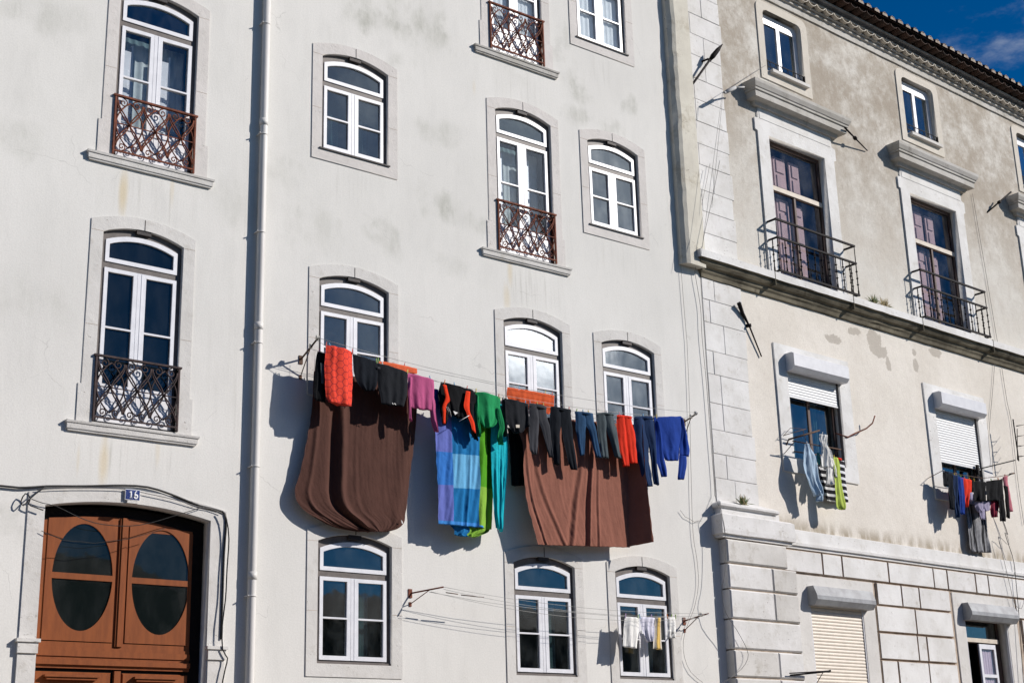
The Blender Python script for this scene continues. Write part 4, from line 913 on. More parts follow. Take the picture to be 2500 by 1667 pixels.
mark('grey_stripe', [(9.748, 7.289), (9.791, 7.284), (9.804, 7.002), (9.765, 7.002)], 'cloth_slate', lbg, -.425)
mark('care_label', [(11.195, 5.303), (11.221, 5.283), (11.225, 5.251), (11.208, 5.257)], 'cloth_white', bs1, -.20)
mark('badge', [(11.911, 6.898), (11.996, 6.885), (11.945, 6.845)], 'cloth_white', jk, -.485)
rib('piping', [(11.809, 6.946), (11.854, 6.884), (11.870, 6.804)], .004, 'cloth_white', jk, -.49); rib('piping', [(11.786, 6.939), (11.830, 6.872)], .004, 'cloth_white', jk, -.49)
rib('piping', [(12.008, 6.756), (12.106, 6.816), (12.189, 6.868)], .004, 'cloth_white', jk, -.49); rib('piping', [(12.036, 6.780), (12.177, 6.857)], .003, 'cloth_white', jk, -.49)
put('green_sweater', 'the green sweater', 'emerald green sweater hung upside down with dangling sleeves', 'sweater',
    [[(12.351, 7.270, 0.42, 12.817, 7.246, 0.42), (12.367, 7.138, 0.42, 12.809, 7.140, 0.42), (12.385, 7.002, 0.42, 12.800, 7.020, 0.42), (12.417, 6.869, 0.42, 12.782, 6.908, 0.42), (12.474, 6.778, 0.42, 12.726, 6.821, 0.42), (12.508, 6.740, 0.42, 12.652, 6.766, 0.42)],
     [(12.355, 7.235, 0.42, 12.405, 7.163, 0.42), (12.358, 6.979, 0.42, 12.409, 6.927, 0.42), (12.372, 6.785, 0.42, 12.419, 6.771, 0.42), (12.392, 6.631, 0.42, 12.424, 6.586, 0.42)],
     [(12.734, 7.070, 0.42, 12.816, 7.062, 0.42), (12.753, 6.914, 0.42, 12.864, 6.889, 0.42), (12.778, 6.779, 0.42, 12.874, 6.755, 0.42), (12.750, 6.647, 0.42, 12.832, 6.647, 0.42), (12.770, 6.541, 0.42, 12.861, 6.523, 0.42)]], 'cloth_green', [(.05, 'yellow'), (.95, 'red')], amp=.018, freq=1.6, bulge=.035, seed=27)
put('teal_cloth', 'the teal cloth', 'small turquoise cloth peeking out beside the green sweater', 'cloth', [[(12.936, 7.174, 0.26, 13.005, 7.174, 0.26), (12.932, 7.033, 0.26, 13.015, 7.034, 0.26), (12.923, 6.891, 0.26, 13.021, 6.904, 0.26)]], 'patch_turquoise', (), G2, amp=.006, seed=28)
gs_ = put('dark_grey_shirt', 'the dark grey shirt', 'dark grey shirt with a pale square label near its lower edge', 'shirt',
    [[(12.856, 7.246, 0.42, 13.344, 7.210, 0.42), (12.870, 7.126, 0.42, 13.336, 7.118, 0.42), (12.891, 6.967, 0.42, 13.326, 6.989, 0.42), (12.942, 6.848, 0.42, 13.300, 6.877, 0.42), (13.016, 6.759, 0.42, 13.233, 6.778, 0.42), (13.059, 6.735, 0.42, 13.188, 6.746, 0.42)],
     [(13.270, 7.163, 0.42, 13.348, 7.192, 0.42), (13.302, 6.986, 0.42, 13.340, 6.991, 0.42), (13.303, 6.859, 0.42, 13.340, 6.864, 0.42)],
     [(12.858, 7.216, 0.41, 12.917, 7.188, 0.41), (12.864, 6.965, 0.41, 12.919, 6.919, 0.41), (12.867, 6.787, 0.41, 12.914, 6.775, 0.41), (12.884, 6.665, 0.41, 12.915, 6.660, 0.41)]], 'cloth_charcoal', [(.05, 'white'), (.9, 'blue')], amp=.015, freq=1.6, bulge=.035, seed=29)
mark('label_patch', [(13.038, 6.840), (13.107, 6.849), (13.109, 6.805), (13.043, 6.796)], 'cloth_cream', gs_, -.497)
pants('trousers', 'the grey trousers', 'mid grey trousers hanging next to the dark grey shirt', [(13.363, 7.231, 0.42, 13.690, 7.222, 0.42), (13.352, 7.065, 0.42, 13.698, 7.094, 0.42), (13.353, 6.975, 0.42, 13.722, 7.005, 0.42)],
      [[(13.350, 7.010, 0.42, 13.544, 7.000, 0.42), (13.352, 6.848, 0.42, 13.524, 6.852, 0.42), (13.350, 6.667, 0.42, 13.504, 6.704, 0.42), (13.344, 6.523, 0.42, 13.480, 6.557, 0.42), (13.404, 6.455, 0.42, 13.453, 6.450, 0.42)], [(13.550, 7.037, 0.42, 13.724, 7.042, 0.42), (13.585, 6.896, 0.42, 13.736, 6.916, 0.42), (13.631, 6.757, 0.42, 13.749, 6.790, 0.42), (13.685, 6.582, 0.42, 13.758, 6.591, 0.42), (13.720, 6.460, 0.42, 13.769, 6.438, 0.42)]], 'cloth_grey', [(.05, 'pink'), (.5, 'yellow'), (.85, 'yellow')], seed=41, bulge=.03)
pants('trousers', 'the black trousers', 'long black trousers with wide legs hanging under the orange cloth', [(13.783, 7.238, 0.42, 14.189, 7.235, 0.42), (13.763, 7.103, 0.42, 14.189, 7.142, 0.42), (13.754, 7.010, 0.42, 14.193, 7.049, 0.42)],
      [[(13.756, 7.047, 0.42, 13.968, 7.038, 0.42), (13.766, 6.865, 0.42, 13.951, 6.870, 0.42), (13.785, 6.685, 0.42, 13.927, 6.666, 0.42), (13.808, 6.488, 0.42, 13.910, 6.500, 0.42), (13.834, 6.355, 0.42, 13.898, 6.343, 0.42)], [(13.969, 7.057, 0.42, 14.194, 7.068, 0.42), (13.994, 6.894, 0.42, 14.196, 6.920, 0.42), (14.030, 6.697, 0.42, 14.205, 6.737, 0.42), (14.072, 6.501, 0.42, 14.223, 6.537, 0.42), (14.137, 6.317, 0.42, 14.248, 6.302, 0.42)]], 'cloth_navy_black', [(.9, 'red')], seed=42, bulge=.03)
pants('jeans', 'the blue jeans', 'faded blue jeans with gathered ankles', [(14.264, 7.226, 0.42, 14.632, 7.239, 0.42), (14.264, 7.133, 0.42, 14.643, 7.165, 0.42), (14.269, 7.059, 0.42, 14.653, 7.091, 0.42)],
      [[(14.266, 7.096, 0.42, 14.451, 7.083, 0.42), (14.277, 6.949, 0.42, 14.448, 6.952, 0.42), (14.303, 6.804, 0.42, 14.437, 6.839, 0.42), (14.316, 6.695, 0.42, 14.416, 6.707, 0.42), (14.336, 6.541, 0.42, 14.398, 6.557, 0.42)], [(14.452, 7.102, 0.42, 14.655, 7.129, 0.42), (14.526, 6.981, 0.42, 14.663, 7.018, 0.42), (14.576, 6.838, 0.42, 14.683, 6.870, 0.42), (14.610, 6.694, 0.42, 14.712, 6.706, 0.42), (14.646, 6.568, 0.42, 14.736, 6.549, 0.42)]], 'cloth_jeans', [(.1, 'green'), (.45, 'blue'), (.75, 'yellow')], seed=43, bulge=.03)
pants('trousers', 'the slate trousers', 'washed slate grey jogging trousers between the jeans and the red trousers', [(14.702, 7.264, 0.42, 15.051, 7.300, 0.42), (14.696, 7.172, 0.42, 15.066, 7.222, 0.42), (14.701, 7.098, 0.42, 15.080, 7.148, 0.42)],
      [[(14.704, 7.136, 0.42, 14.884, 7.141, 0.42), (14.714, 6.987, 0.42, 14.880, 7.008, 0.42), (14.734, 6.839, 0.42, 14.881, 6.858, 0.42), (14.759, 6.693, 0.42, 14.886, 6.708, 0.42), (14.781, 6.565, 0.42, 14.892, 6.559, 0.42)], [(14.889, 7.141, 0.42, 15.083, 7.186, 0.42), (14.920, 7.013, 0.42, 15.099, 7.055, 0.42), (14.966, 6.887, 0.42, 15.120, 6.925, 0.42), (15.011, 6.761, 0.42, 15.140, 6.776, 0.42), (15.060, 6.607, 0.42, 15.167, 6.588, 0.42)]], 'cloth_slate', [(.62, 'white')], seed=44, bulge=.03)
pants('trousers', 'the red trousers', 'scarlet red trousers, the only bright red pair', [(15.134, 7.288, 0.42, 15.435, 7.302, 0.42), (15.122, 7.172, 0.42, 15.447, 7.196, 0.42), (15.122, 7.096, 0.42, 15.464, 7.140, 0.42)],
      [[(15.122, 7.134, 0.42, 15.298, 7.138, 0.42), (15.128, 6.964, 0.42, 15.301, 6.967, 0.42), (15.146, 6.796, 0.42, 15.310, 6.797, 0.42), (15.170, 6.629, 0.42, 15.314, 6.646, 0.42), (15.204, 6.479, 0.42, 15.318, 6.477, 0.42)], [(15.294, 7.157, 0.42, 15.466, 7.179, 0.42), (15.313, 6.987, 0.42, 15.481, 7.028, 0.42), (15.326, 6.818, 0.42, 15.489, 6.857, 0.42), (15.341, 6.668, 0.42, 15.493, 6.705, 0.42), (15.357, 6.549, 0.42, 15.497, 6.543, 0.42)]], 'cloth_red', [(.18, 'pink')], seed=45, bulge=.03)
pants('trousers', 'the navy trousers', 'long navy blue trousers hanging lowest, beside the royal blue sweater', [(15.498, 7.306, 0.42, 15.900, 7.366, 0.42), (15.485, 7.199, 0.42, 15.932, 7.238, 0.42), (15.489, 7.103, 0.42, 15.935, 7.141, 0.42)],
      [[(15.484, 7.141, 0.42, 15.767, 7.158, 0.42), (15.497, 6.932, 0.42, 15.761, 6.945, 0.42), (15.536, 6.708, 0.42, 15.755, 6.734, 0.42), (15.589, 6.467, 0.42, 15.762, 6.487, 0.42), (15.636, 6.284, 0.42, 15.790, 6.319, 0.42), (15.671, 6.208, 0.42, 15.808, 6.217, 0.42)], [(15.756, 7.157, 0.42, 15.938, 7.180, 0.42), (15.762, 6.965, 0.42, 15.931, 6.966, 0.42), (15.808, 6.759, 0.42, 15.927, 6.773, 0.42), (15.843, 6.553, 0.42, 15.927, 6.582, 0.42), (15.851, 6.383, 0.42, 15.938, 6.392, 0.42), (15.868, 6.271, 0.42, 15.942, 6.244, 0.42)]], 'cloth_navy', [(.5, 'blue')], seed=46, bulge=.03)
put('royal_blue_sweater', 'the royal blue sweater', 'royal blue sweater with long hanging sleeves at the right end of the line', 'sweater',
    [[(15.931, 7.356, 0.43, 16.557, 7.454, 0.42), (15.953, 7.239, 0.43, 16.580, 7.343, 0.42), (15.983, 7.087, 0.43, 16.577, 7.184, 0.42), (16.012, 6.936, 0.43, 16.506, 6.979, 0.42), (16.056, 6.767, 0.43, 16.459, 6.797, 0.42), (16.110, 6.670, 0.43, 16.424, 6.700, 0.42)],
     [(15.944, 7.337, 0.42, 16.036, 7.251, 0.42), (15.948, 7.046, 0.42, 16.086, 7.024, 0.42), (15.945, 6.814, 0.42, 16.104, 6.794, 0.42), (15.935, 6.621, 0.42, 16.119, 6.661, 0.42), (15.977, 6.492, 0.42, 16.138, 6.509, 0.42), (16.025, 6.392, 0.42, 16.135, 6.409, 0.42)],
     [(16.502, 7.431, 0.42, 16.587, 7.423, 0.42), (16.507, 7.234, 0.42, 16.636, 7.251, 0.42), (16.481, 7.054, 0.42, 16.669, 7.077, 0.42), (16.467, 6.896, 0.42, 16.707, 6.905, 0.42), (16.454, 6.797, 0.42, 16.687, 6.801, 0.42)],
     [(16.448, 6.796, 0.42, 16.623, 6.797, 0.42), (16.419, 6.637, 0.42, 16.611, 6.659, 0.42), (16.392, 6.499, 0.42, 16.567, 6.518, 0.42), (16.373, 6.401, 0.42, 16.514, 6.393, 0.42)]], 'cloth_royal', [(.08, 'yellow')], seed=47, bulge=.03, freq=1.4, amp=.014)
put('hanging_stockings', 'the black stockings', 'short black stockings hanging behind the navy trousers', 'stockings', [[(16.082, 7.059, 0.25, 16.150, 7.067, 0.25), (16.085, 6.962, 0.25, 16.143, 6.969, 0.25), (16.083, 6.874, 0.25, 16.140, 6.871, 0.25)]], 'cloth_black', (), seed=48, amp=.004)
# --- lower line: small white washing
G3 = 'light washing on the lower line'
put('pillowcase', 'the white pillowcase', 'plain white pillowcase pegged at two corners in front of the lower right window', 'pillowcase',
    [[(15.243, 4.171, 0.25, 15.546, 4.165, 0.25), (15.212, 4.031, 0.25, 15.532, 4.029, 0.25), (15.189, 3.884, 0.25, 15.503, 3.881, 0.25), (15.160, 3.719, 0.25, 15.455, 3.701, 0.25)]], 'cloth_white', [(.05, 'lilac'), (.9, 'green')], G3, seed=51, amp=.012, freq=2.4)
put('vest', 'the white vest', 'thin white vest gathered to a point, beside the yellow cloth', 'vest',
    [[(15.552, 4.181, 0.25, 15.881, 4.184, 0.25), (15.557, 4.063, 0.25, 15.857, 4.077, 0.25), (15.586, 3.966, 0.25, 15.831, 3.977, 0.25), (15.631, 3.878, 0.25, 15.801, 3.885, 0.25), (15.678, 3.810, 0.25, 15.761, 3.810, 0.25)]], 'cloth_lilac_white', [(.0, 'blue'), (.75, 'lilac')], G3, seed=52, amp=.022, freq=3)
put('yellow_cloth', 'the yellow cloth', 'yellow and cream cloth hanging between white underwear', 'cloth',
    [[(15.874, 4.184, 0.25, 15.985, 4.189, 0.25), (15.849, 4.060, 0.25, 15.984, 4.066, 0.25), (15.821, 3.911, 0.25, 15.986, 3.918, 0.25), (15.799, 3.795, 0.25, 15.982, 3.802, 0.25), (15.797, 3.710, 0.25, 15.983, 3.700, 0.25)]], ['cloth_yellow', 'cloth_cream'], (), G3, seed=53, amp=.012, freq=2, pick=lambda s, t, si: 0 if .3 < s < .85 else 1)
put('briefs', 'the white briefs', 'small white briefs at the right end of the lower line', 'briefs',
    [[(16.139, 4.208, 0.24, 16.335, 4.211, 0.24), (16.137, 4.124, 0.24, 16.324, 4.133, 0.24), (16.135, 4.041, 0.24, 16.311, 4.032, 0.24), (16.137, 3.958, 0.24, 16.300, 3.965, 0.24)],[(16.127, 4.007, 0.245, 16.206, 4.010, 0.245), (16.126, 3.882, 0.245, 16.191, 3.885, 0.245)],[(16.206, 4.010, 0.245, 16.304, 4.015, 0.245), (16.214, 3.886, 0.245, 16.289, 3.889, 0.245)]], 'cloth_white', [(.05, 'orange'), (.5, 'green'), (.95, 'green')], G3, seed=54, amp=.012, freq=2)
# --- washing on the right building, left rack
G4 = 'washing at the half-open shutter'; g4 = dict(group=G4, mtx=RIGHT, step=.035)
put('pale_blue_shirt', 'the pale blue shirt', 'pale blue shirt hanging by one shoulder from the window rack', 'shirt',
    [[(2.432, 7.448, 0.3, 2.540, 7.463, 0.3), (2.372, 7.269, 0.3, 2.654, 7.305, 0.3), (2.322, 7.081, 0.3, 2.707, 7.174, 0.3), (2.325, 6.923, 0.3, 2.745, 7.042, 0.3), (2.403, 6.774, 0.3, 2.755, 6.860, 0.3), (2.502, 6.605, 0.3, 2.779, 6.681, 0.3), (2.561, 6.522, 0.3, 2.795, 6.547, 0.3)],[(2.633, 6.618, 0.31, 2.788, 6.635, 0.31), (2.625, 6.437, 0.31, 2.789, 6.445, 0.31)]], 'cloth_pale_blue', [(.5, 'white')], seed=61, amp=.03, **g4)
put('blouse', 'the white blouse', 'crumpled white blouse on a hanger beside the pale blue shirt', 'blouse',
    [[(2.884, 7.690, 0.32, 3.065, 7.680, 0.32), (2.844, 7.511, 0.32, 3.055, 7.515, 0.32), (2.832, 7.324, 0.32, 3.146, 7.388, 0.32), (2.811, 7.184, 0.32, 3.158, 7.227, 0.32), (2.802, 7.068, 0.32, 3.174, 7.090, 0.32)],[(2.968, 7.132, 0.33, 3.171, 7.157, 0.33), (2.929, 6.944, 0.33, 3.106, 6.965, 0.33), (2.887, 6.752, 0.33, 3.062, 6.763, 0.33)],[(3.040, 7.257, 0.33, 3.156, 7.248, 0.33), (3.120, 7.059, 0.33, 3.232, 7.072, 0.33), (3.155, 6.925, 0.33, 3.237, 6.911, 0.33)]], 'cloth_white', [(.3, 'white')], seed=62, amp=.035, freq=3, **g4)
put('teal_sock', 'the teal sock', 'single teal sock behind the white blouse', 'sock', [[(2.817, 7.347, 0.25, 2.888, 7.345, 0.25), (2.813, 7.220, 0.25, 2.894, 7.230, 0.25), (2.835, 7.126, 0.25, 2.895, 7.138, 0.25)]], 'cloth_teal', (), seed=63, amp=.006, **g4)
put('striped_towel', 'the striped towel', 'black towel with white cross stripes hanging below the window', 'towel',
    [[(3.019, 7.247, 0.12, 3.795, 7.344, 0.12), (3.011, 7.038, 0.12, 3.784, 7.130, 0.12), (3.032, 6.833, 0.12, 3.789, 6.919, 0.12), (3.109, 6.611, 0.12, 3.791, 6.685, 0.12), (3.169, 6.526, 0.12, 3.787, 6.564, 0.12)]], 'cloth_banded', (), seed=64, amp=.012, **g4)
put('red_rag', 'the red rag', 'little red rag folded over the rack above the striped towel', 'rag', [[(3.344, 7.315, 0.3, 3.475, 7.298, 0.3), (3.331, 7.276, 0.3, 3.463, 7.269, 0.3)]], 'cloth_red', (), seed=65, amp=.004, **g4)
put('lime_towel', 'the lime towel', 'lime green towel twisted over the striped towel', 'towel',
    [[(3.157, 7.293, 0.34, 3.288, 7.286, 0.34), (3.139, 7.128, 0.34, 3.326, 7.151, 0.34), (3.134, 6.897, 0.34, 3.335, 6.921, 0.34), (3.122, 6.621, 0.34, 3.359, 6.647, 0.34), (3.128, 6.372, 0.34, 3.378, 6.432, 0.34), (3.236, 6.342, 0.34, 3.328, 6.347, 0.34)]], 'cloth_lime', [(.3, 'yellow')], seed=66, amp=.02, **g4)
# --- right rack
G5 = 'washing under the lowered white shutter'; g5 = dict(group=G5, mtx=RIGHT, step=.04)
def R5(name, short, label, cat, strips, m, pg, seed, **k): put(name, short, label, cat, strips, m, pg, seed=seed, amp=.02, **{**g5, **k})
R5('dark_trousers', 'the dark teal trousers', 'dark teal trousers at the left end of the crowded line', 'trousers', [[(6.748, 7.460, 0.28, 6.958, 7.465, 0.28), (6.716, 7.301, 0.28, 6.905, 7.323, 0.28), (6.703, 7.187, 0.28, 6.866, 7.177, 0.28)],[(6.892, 7.453, 0.3, 7.076, 7.447, 0.3), (6.850, 7.200, 0.3, 7.070, 7.225, 0.3), (6.833, 6.973, 0.3, 7.032, 6.994, 0.3), (6.843, 6.736, 0.3, 6.948, 6.727, 0.3)]], 'cloth_navy_black', [(.2, 'white')], 71)
R5('navy_leggings', 'the navy leggings', 'narrow navy leggings with pointed ends', 'leggings', [[(7.028, 7.431, 0.31, 7.251, 7.415, 0.31), (7.014, 7.217, 0.31, 7.225, 7.241, 0.31), (6.996, 6.989, 0.31, 7.187, 7.010, 0.31), (6.983, 6.735, 0.31, 7.123, 6.749, 0.31), (7.008, 6.575, 0.31, 7.058, 6.580, 0.31)]], 'cloth_navy', [(.3, 'yellow')], 72)
R5('blue_shorts', 'the blue trousers', 'blue trousers next to the red dress', 'trousers', [[(7.139, 7.404, 0.33, 7.386, 7.398, 0.33), (7.130, 7.170, 0.33, 7.353, 7.195, 0.33), (7.126, 6.915, 0.33, 7.318, 6.935, 0.33), (7.083, 6.658, 0.33, 7.260, 6.659, 0.33)]], 'cloth_royal', [(.6, 'green')], 73)
R5('red_dress', 'the red dress', 'red dress in the middle left of the crowded line', 'dress', [[(7.269, 7.388, 0.34, 7.699, 7.387, 0.34), (7.272, 7.212, 0.34, 7.665, 7.228, 0.34), (7.270, 7.013, 0.34, 7.545, 7.043, 0.34), (7.290, 6.874, 0.34, 7.432, 6.889, 0.34), (7.307, 6.814, 0.34, 7.398, 6.823, 0.34)]], 'cloth_red', [(.3, 'orange'), (.7, 'yellow')], 74)
R5('grey_sock', 'the grey sock', 'short pale grey sock below the red dress', 'sock', [[(7.449, 7.115, 0.36, 7.600, 7.120, 0.36), (7.410, 7.025, 0.36, 7.560, 7.027, 0.36), (7.391, 6.938, 0.36, 7.533, 6.948, 0.36)]], 'cloth_lilac', (), 75)
R5('black_shirt', 'the black shirt', 'black shirt in the middle of the crowded line', 'shirt', [[(7.673, 7.385, 0.35, 8.175, 7.400, 0.35), (7.632, 7.194, 0.35, 8.121, 7.248, 0.35), (7.610, 7.049, 0.35, 8.067, 7.098, 0.35), (7.612, 6.963, 0.35, 8.023, 6.993, 0.35)]], 'cloth_black', [(.1, 'yellow'), (.5, 'white')], 76)
R5('lilac_shirt', 'the lilac shirt', 'faded lilac shirt showing under the black clothes', 'shirt', [[(7.731, 7.013, 0.3, 8.374, 7.053, 0.3), (7.751, 6.872, 0.3, 8.288, 6.899, 0.3), (7.860, 6.769, 0.3, 8.243, 6.837, 0.3)],[(7.856, 6.824, 0.31, 8.054, 6.845, 0.31), (7.853, 6.625, 0.31, 7.985, 6.623, 0.31)]], 'cloth_lilac', (), 77)
R5('maroon_shirt', 'the maroon shirt', 'maroon and pink shirt hanging behind the black trousers', 'shirt', [[(8.306, 7.074, 0.3, 8.663, 7.083, 0.3), (8.292, 6.871, 0.3, 8.600, 6.902, 0.3), (8.306, 6.705, 0.3, 8.499, 6.736, 0.3)]], 'cloth_maroon', (), 78)
R5('black_trousers', 'the wide black trousers', 'wide black trousers at the right of the crowded line', 'trousers', [[(8.144, 7.423, 0.36, 8.819, 7.542, 0.36), (8.077, 7.213, 0.36, 8.749, 7.287, 0.36), (8.062, 7.010, 0.36, 8.700, 7.077, 0.36)],[(8.507, 7.084, 0.37, 8.712, 7.106, 0.37), (8.506, 6.852, 0.37, 8.699, 6.872, 0.37), (8.512, 6.651, 0.37, 8.668, 6.649, 0.37)]], 'cloth_black', [(.3, 'green'), (.7, 'orange')], 79)
R5('pink_leggings', 'the pink leggings', 'pink and lilac leggings near the right end of the crowded line', 'leggings', [[(8.791, 7.585, 0.37, 8.961, 7.628, 0.37), (8.807, 7.380, 0.37, 8.949, 7.396, 0.37), (8.820, 7.118, 0.37, 8.961, 7.133, 0.37), (8.848, 6.875, 0.37, 8.987, 6.884, 0.37)]], 'cloth_rose', [(.5, 'red')], 80)
R5('black_stocking', 'the long black stocking', 'single long black stocking at the right end of the crowded line', 'stocking', [[(8.747, 7.399, 0.39, 8.881, 7.385, 0.39), (8.753, 7.107, 0.39, 8.861, 7.119, 0.39), (8.734, 6.756, 0.39, 8.809, 6.717, 0.39)]], 'cloth_black', (), 81)
R5('grey_towel', 'the grey towel', 'dark streaked grey towel hanging far below the other washing', 'towel', [[(7.697, 6.953, 0.12, 8.437, 6.973, 0.12), (7.679, 6.723, 0.12, 8.405, 6.737, 0.12), (7.662, 6.408, 0.12, 8.381, 6.446, 0.12), (7.651, 6.125, 0.12, 8.396, 6.189, 0.12), (7.712, 5.989, 0.12, 8.410, 6.025, 0.12)]], 'cloth_grey_towel', (), 82, )
# ------------------------------------------------------------------ brackets and lines
def thing(mb, name, m, label, cat, group=None, mtx=LEFT): return tag(mb.build(name, m, None, 'base', mtx), label, cat, group)
def bracket(name, m, base, tip, tip2, label, mtx=LEFT, r=.013, brace=True, ins=True, drop=.25):
    """arm from base (x,z on the wall) to tip (x,y,z); white pulleys near its end"""
    q = MB(); bx, bz = base; T = Vector(tip)
    q.tube([(bx, .01, bz), T], r, 8); q.box(bx-.03, bx+.03, -.012, .004, bz-.06, bz+.06)
    if brace: mid = Vector((bx, 0, bz)).lerp(T, .6); q.tube([(bx+.0, .005, bz-drop), mid], r*.6, 6); q.box(bx-.02, bx+.02, -.01, .004, bz-drop-.03, bz-drop+.03)
    o = tag(q.build(name, m, None, None, mtx), label, 'bracket', 'washing line brackets')
    if ins:
        for t in ins if hasattr(ins, '__len__') else (1.0, .6):
            p_ = Vector((bx, 0, bz)).lerp(T, t); q = MB(); q.tube([p_+Vector((-.014, 0, .02)), p_+Vector((-.008, 0, .02)), p_+Vector((.008, 0, .02)), p_+Vector((.014, 0, .02))], [.036, .024, .024, .036], 10)
            w_ = q.build('pulley', 'bone_white', o)
    return o
TL = [(9.695, 7.619)][0]; TR = [(16.893, 7.540)][0]; BL_ = [(9.680, 7.425)][0]; BR_ = [(17.023, 7.507)][0]
bracket('clothesline_bracket', 'brown_iron', (BL_[0], BL_[1]), (TL[0], -.42, TL[1]), None, 'grey iron line bracket with two white pulleys left of the hexagon towel', ins=(1.0, .62))
bracket('clothesline_bracket', 'brown_iron', (BR_[0], BR_[1]), (TR[0], -.42, TR[1]), None, 'iron washing line bracket with a white pulley right of the royal blue sweater')
def rope(pts, r=.0032, m='rope', par=None, k=4, name='rope'):
    q = MB(); q.tube(pts, r, k); return q.build(name, m, par)
def sagline(a, b, sag, n_=16):
    return [(a[0]+(b[0]-a[0])*i/n_, a[1]+(b[1]-a[1])*i/n_, a[2]+(b[2]-a[2])*i/n_-sag*4*(i/n_)*(1-i/n_)) for i in range(n_+1)]
CL = empty('washing_line', Matrix.Translation((13.5, -.42, 7.2)), 'main washing line of thin ropes carrying the coloured clothes and brown sheets', 'washing line', 'washing lines')
def rp(par, pts, **k):
    loc = Vector(par.matrix_world.translation); bpy.context.view_layer.update()
    o = rope(pts, **k); o.parent = par; o.matrix_parent_inverse = par.matrix_world.inverted(); return o
bpy.context.view_layer.update()
front = [(9.695, 7.607), (9.717, 7.462), (9.827, 7.543), (10.265, 7.510), (10.659, 7.441), (11.171, 7.373), (11.618, 7.332)] + [(11.750, 7.315), (12.313, 7.272), (12.817, 7.250), (12.873, 7.246)] + [(13.344, 7.210), (13.755, 7.231), (14.189, 7.235), (14.633, 7.243), (15.049, 7.277), (15.435, 7.302), (15.882, 7.362), (16.569, 7.439)]
fpts = [(TL[0], -.42, TL[1]-.02)]+[(a, -.425, b-.006) for a, b in front[2:]]+[(TR[0]-.05, -.40, TR[1]-.05)]
rp(CL, fpts, r=.0035)
rp(CL, sagline((TL[0], -.42, TL[1]+.02), (TR[0], -.42, TR[1]+.03), .16))
rp(CL, sagline((TL[0]-.05, -.27, TL[1]-.10), (TR[0]-.08, -.27, TR[1]-.05), .17))
inner = [(9.768, 7.221)] + [(10.797, 7.533), (11.466, 7.523)] + [(13.117, 7.493), (14.035, 7.493)] + [(14.386, 7.200), (15.560, 7.306), (16.119, 7.380), (16.790, 7.469)]
rp(CL, [(BL_[0]+.1, -.22, BL_[1]+.1)]+[(a, -.22, b) for a, b in inner], r=.0035)
# lower line
JT = [(11.744, 4.384)][0]; KT = [(16.882, 4.284)][0]; JA = (11.47, 4.33); KA = (16.74, 4.20)
bracket('clothesline_bracket', 'rusty_iron', JA, (JT[0], -.42, JT[1]), None, 'rusty bracket on the plain wall between the two lower windows', r=.011, ins=None, drop=.15)
ko = bracket('clothesline_bracket', 'rusty_iron', KA, (KT[0], -.42, KT[1]), None, 'rusty bracket with a white pulley right of the lower right window', r=.011, ins=(.7,), drop=.15)
CL2 = empty('washing_line', Matrix.Translation((14, -.3, 4.3)), 'lower washing line of several slack ropes across the lower windows', 'washing line', 'washing lines'); bpy.context.view_layer.update()
for f_, dz, sg in ((1, .0, .10), (1, -.03, .14), (.62, -.03, .17)):
    rp(CL2, sagline((JA[0]+(JT[0]-JA[0])*f_, -.42*f_, JA[1]+(JT[1]-JA[1])*f_+dz), (KA[0]+(KT[0]-KA[0])*f_, -.42*f_, KA[1]+(KT[1]-KA[1])*f_+dz), sg), r=.0028)
lw = [(15.243, 4.171), (15.547, 4.171), (15.881, 4.188), (16.129, 4.206), (16.325, 4.209)]
rp(CL2, [(JA[0]+.15, -.25, JA[1])]+sagline((JA[0]+1, -.25, JA[1]-.08), (lw[0][0]-.1, -.25, lw[0][1]), 0.02, 6)+[(a, -.25, b) for a, b in lw]+[(KA[0]+.08, -.25, KA[1]+.02)], r=.0032)
for nm, pts in (('upper', [(11.825, 4.320), (12.029, 4.309)] + [(12.085, 4.302), (12.483, 4.290)]),):
    for a, b in ((0, 1), (2, 3)): rp(CL2, [(pts[a][0], -.36, pts[a][1]), (pts[b][0], -.36, pts[b][1])], r=.007, m='brown_iron', k=5, name='rubber_sleeve')
# racks on the right building
q = MB(); a = [(2.311, 7.491)][0]; t1 = [(2.851, 7.746)][0]; k1 = [(2.233, 7.542)][0]; b1 = [(2.111, 7.463), (3.473, 7.481)]
q.tube([(k1[0], -.10, k1[1]), (t1[0], -.33, t1[1])], .016, 6); q.tube([(a[0]-.05, 0, a[1]-.06), (k1[0], -.10, k1[1])], .012, 6); q.tube([(k1[0]-.12, -.08, k1[1]+.06), (t1[0]-.3, -.26, t1[1]-.0)], .007, 5)
q.tube([(b1[0][0], -.28, b1[0][1]), (b1[1][0], -.30, b1[1][1])], .011, 6)
c2 = [(2.425, 7.358), (3.275, 7.386)]; q.tube([(c2[0][0], -.05, c2[0][1]), (c2[1][0], -.05, c2[1][1])], .012, 6)
p4 = [(2.085, 7.583), (2.311, 7.764), (2.659, 7.794), (2.749, 7.534)]; q.tube([(u_, -.10, z_) for u_, z_ in p4], .005, 4)
for u_ in (b1[0][0]+.05, b1[1][0]-.05): q.tube([(u_, 0, b1[0][1]-.2), (u_, -.29, b1[0][1]-.0-(u_-b1[0][0])*(b1[0][1]-b1[1][1])/(b1[1][0]-b1[0][0]))], .007, 5)
thing(q, 'drying_rack', 'brown_iron', 'rusty fold-out drying rack fixed at the half-open shutter window', 'drying rack', None, RIGHT)
q = MB(); pts = [(6.686, 7.469), (7.297, 7.465), (8.110, 7.488), (8.760, 7.599), (9.256, 7.711)]; q.tube([(u_, -.31, z_) for u_, z_ in pts], .007, 5)
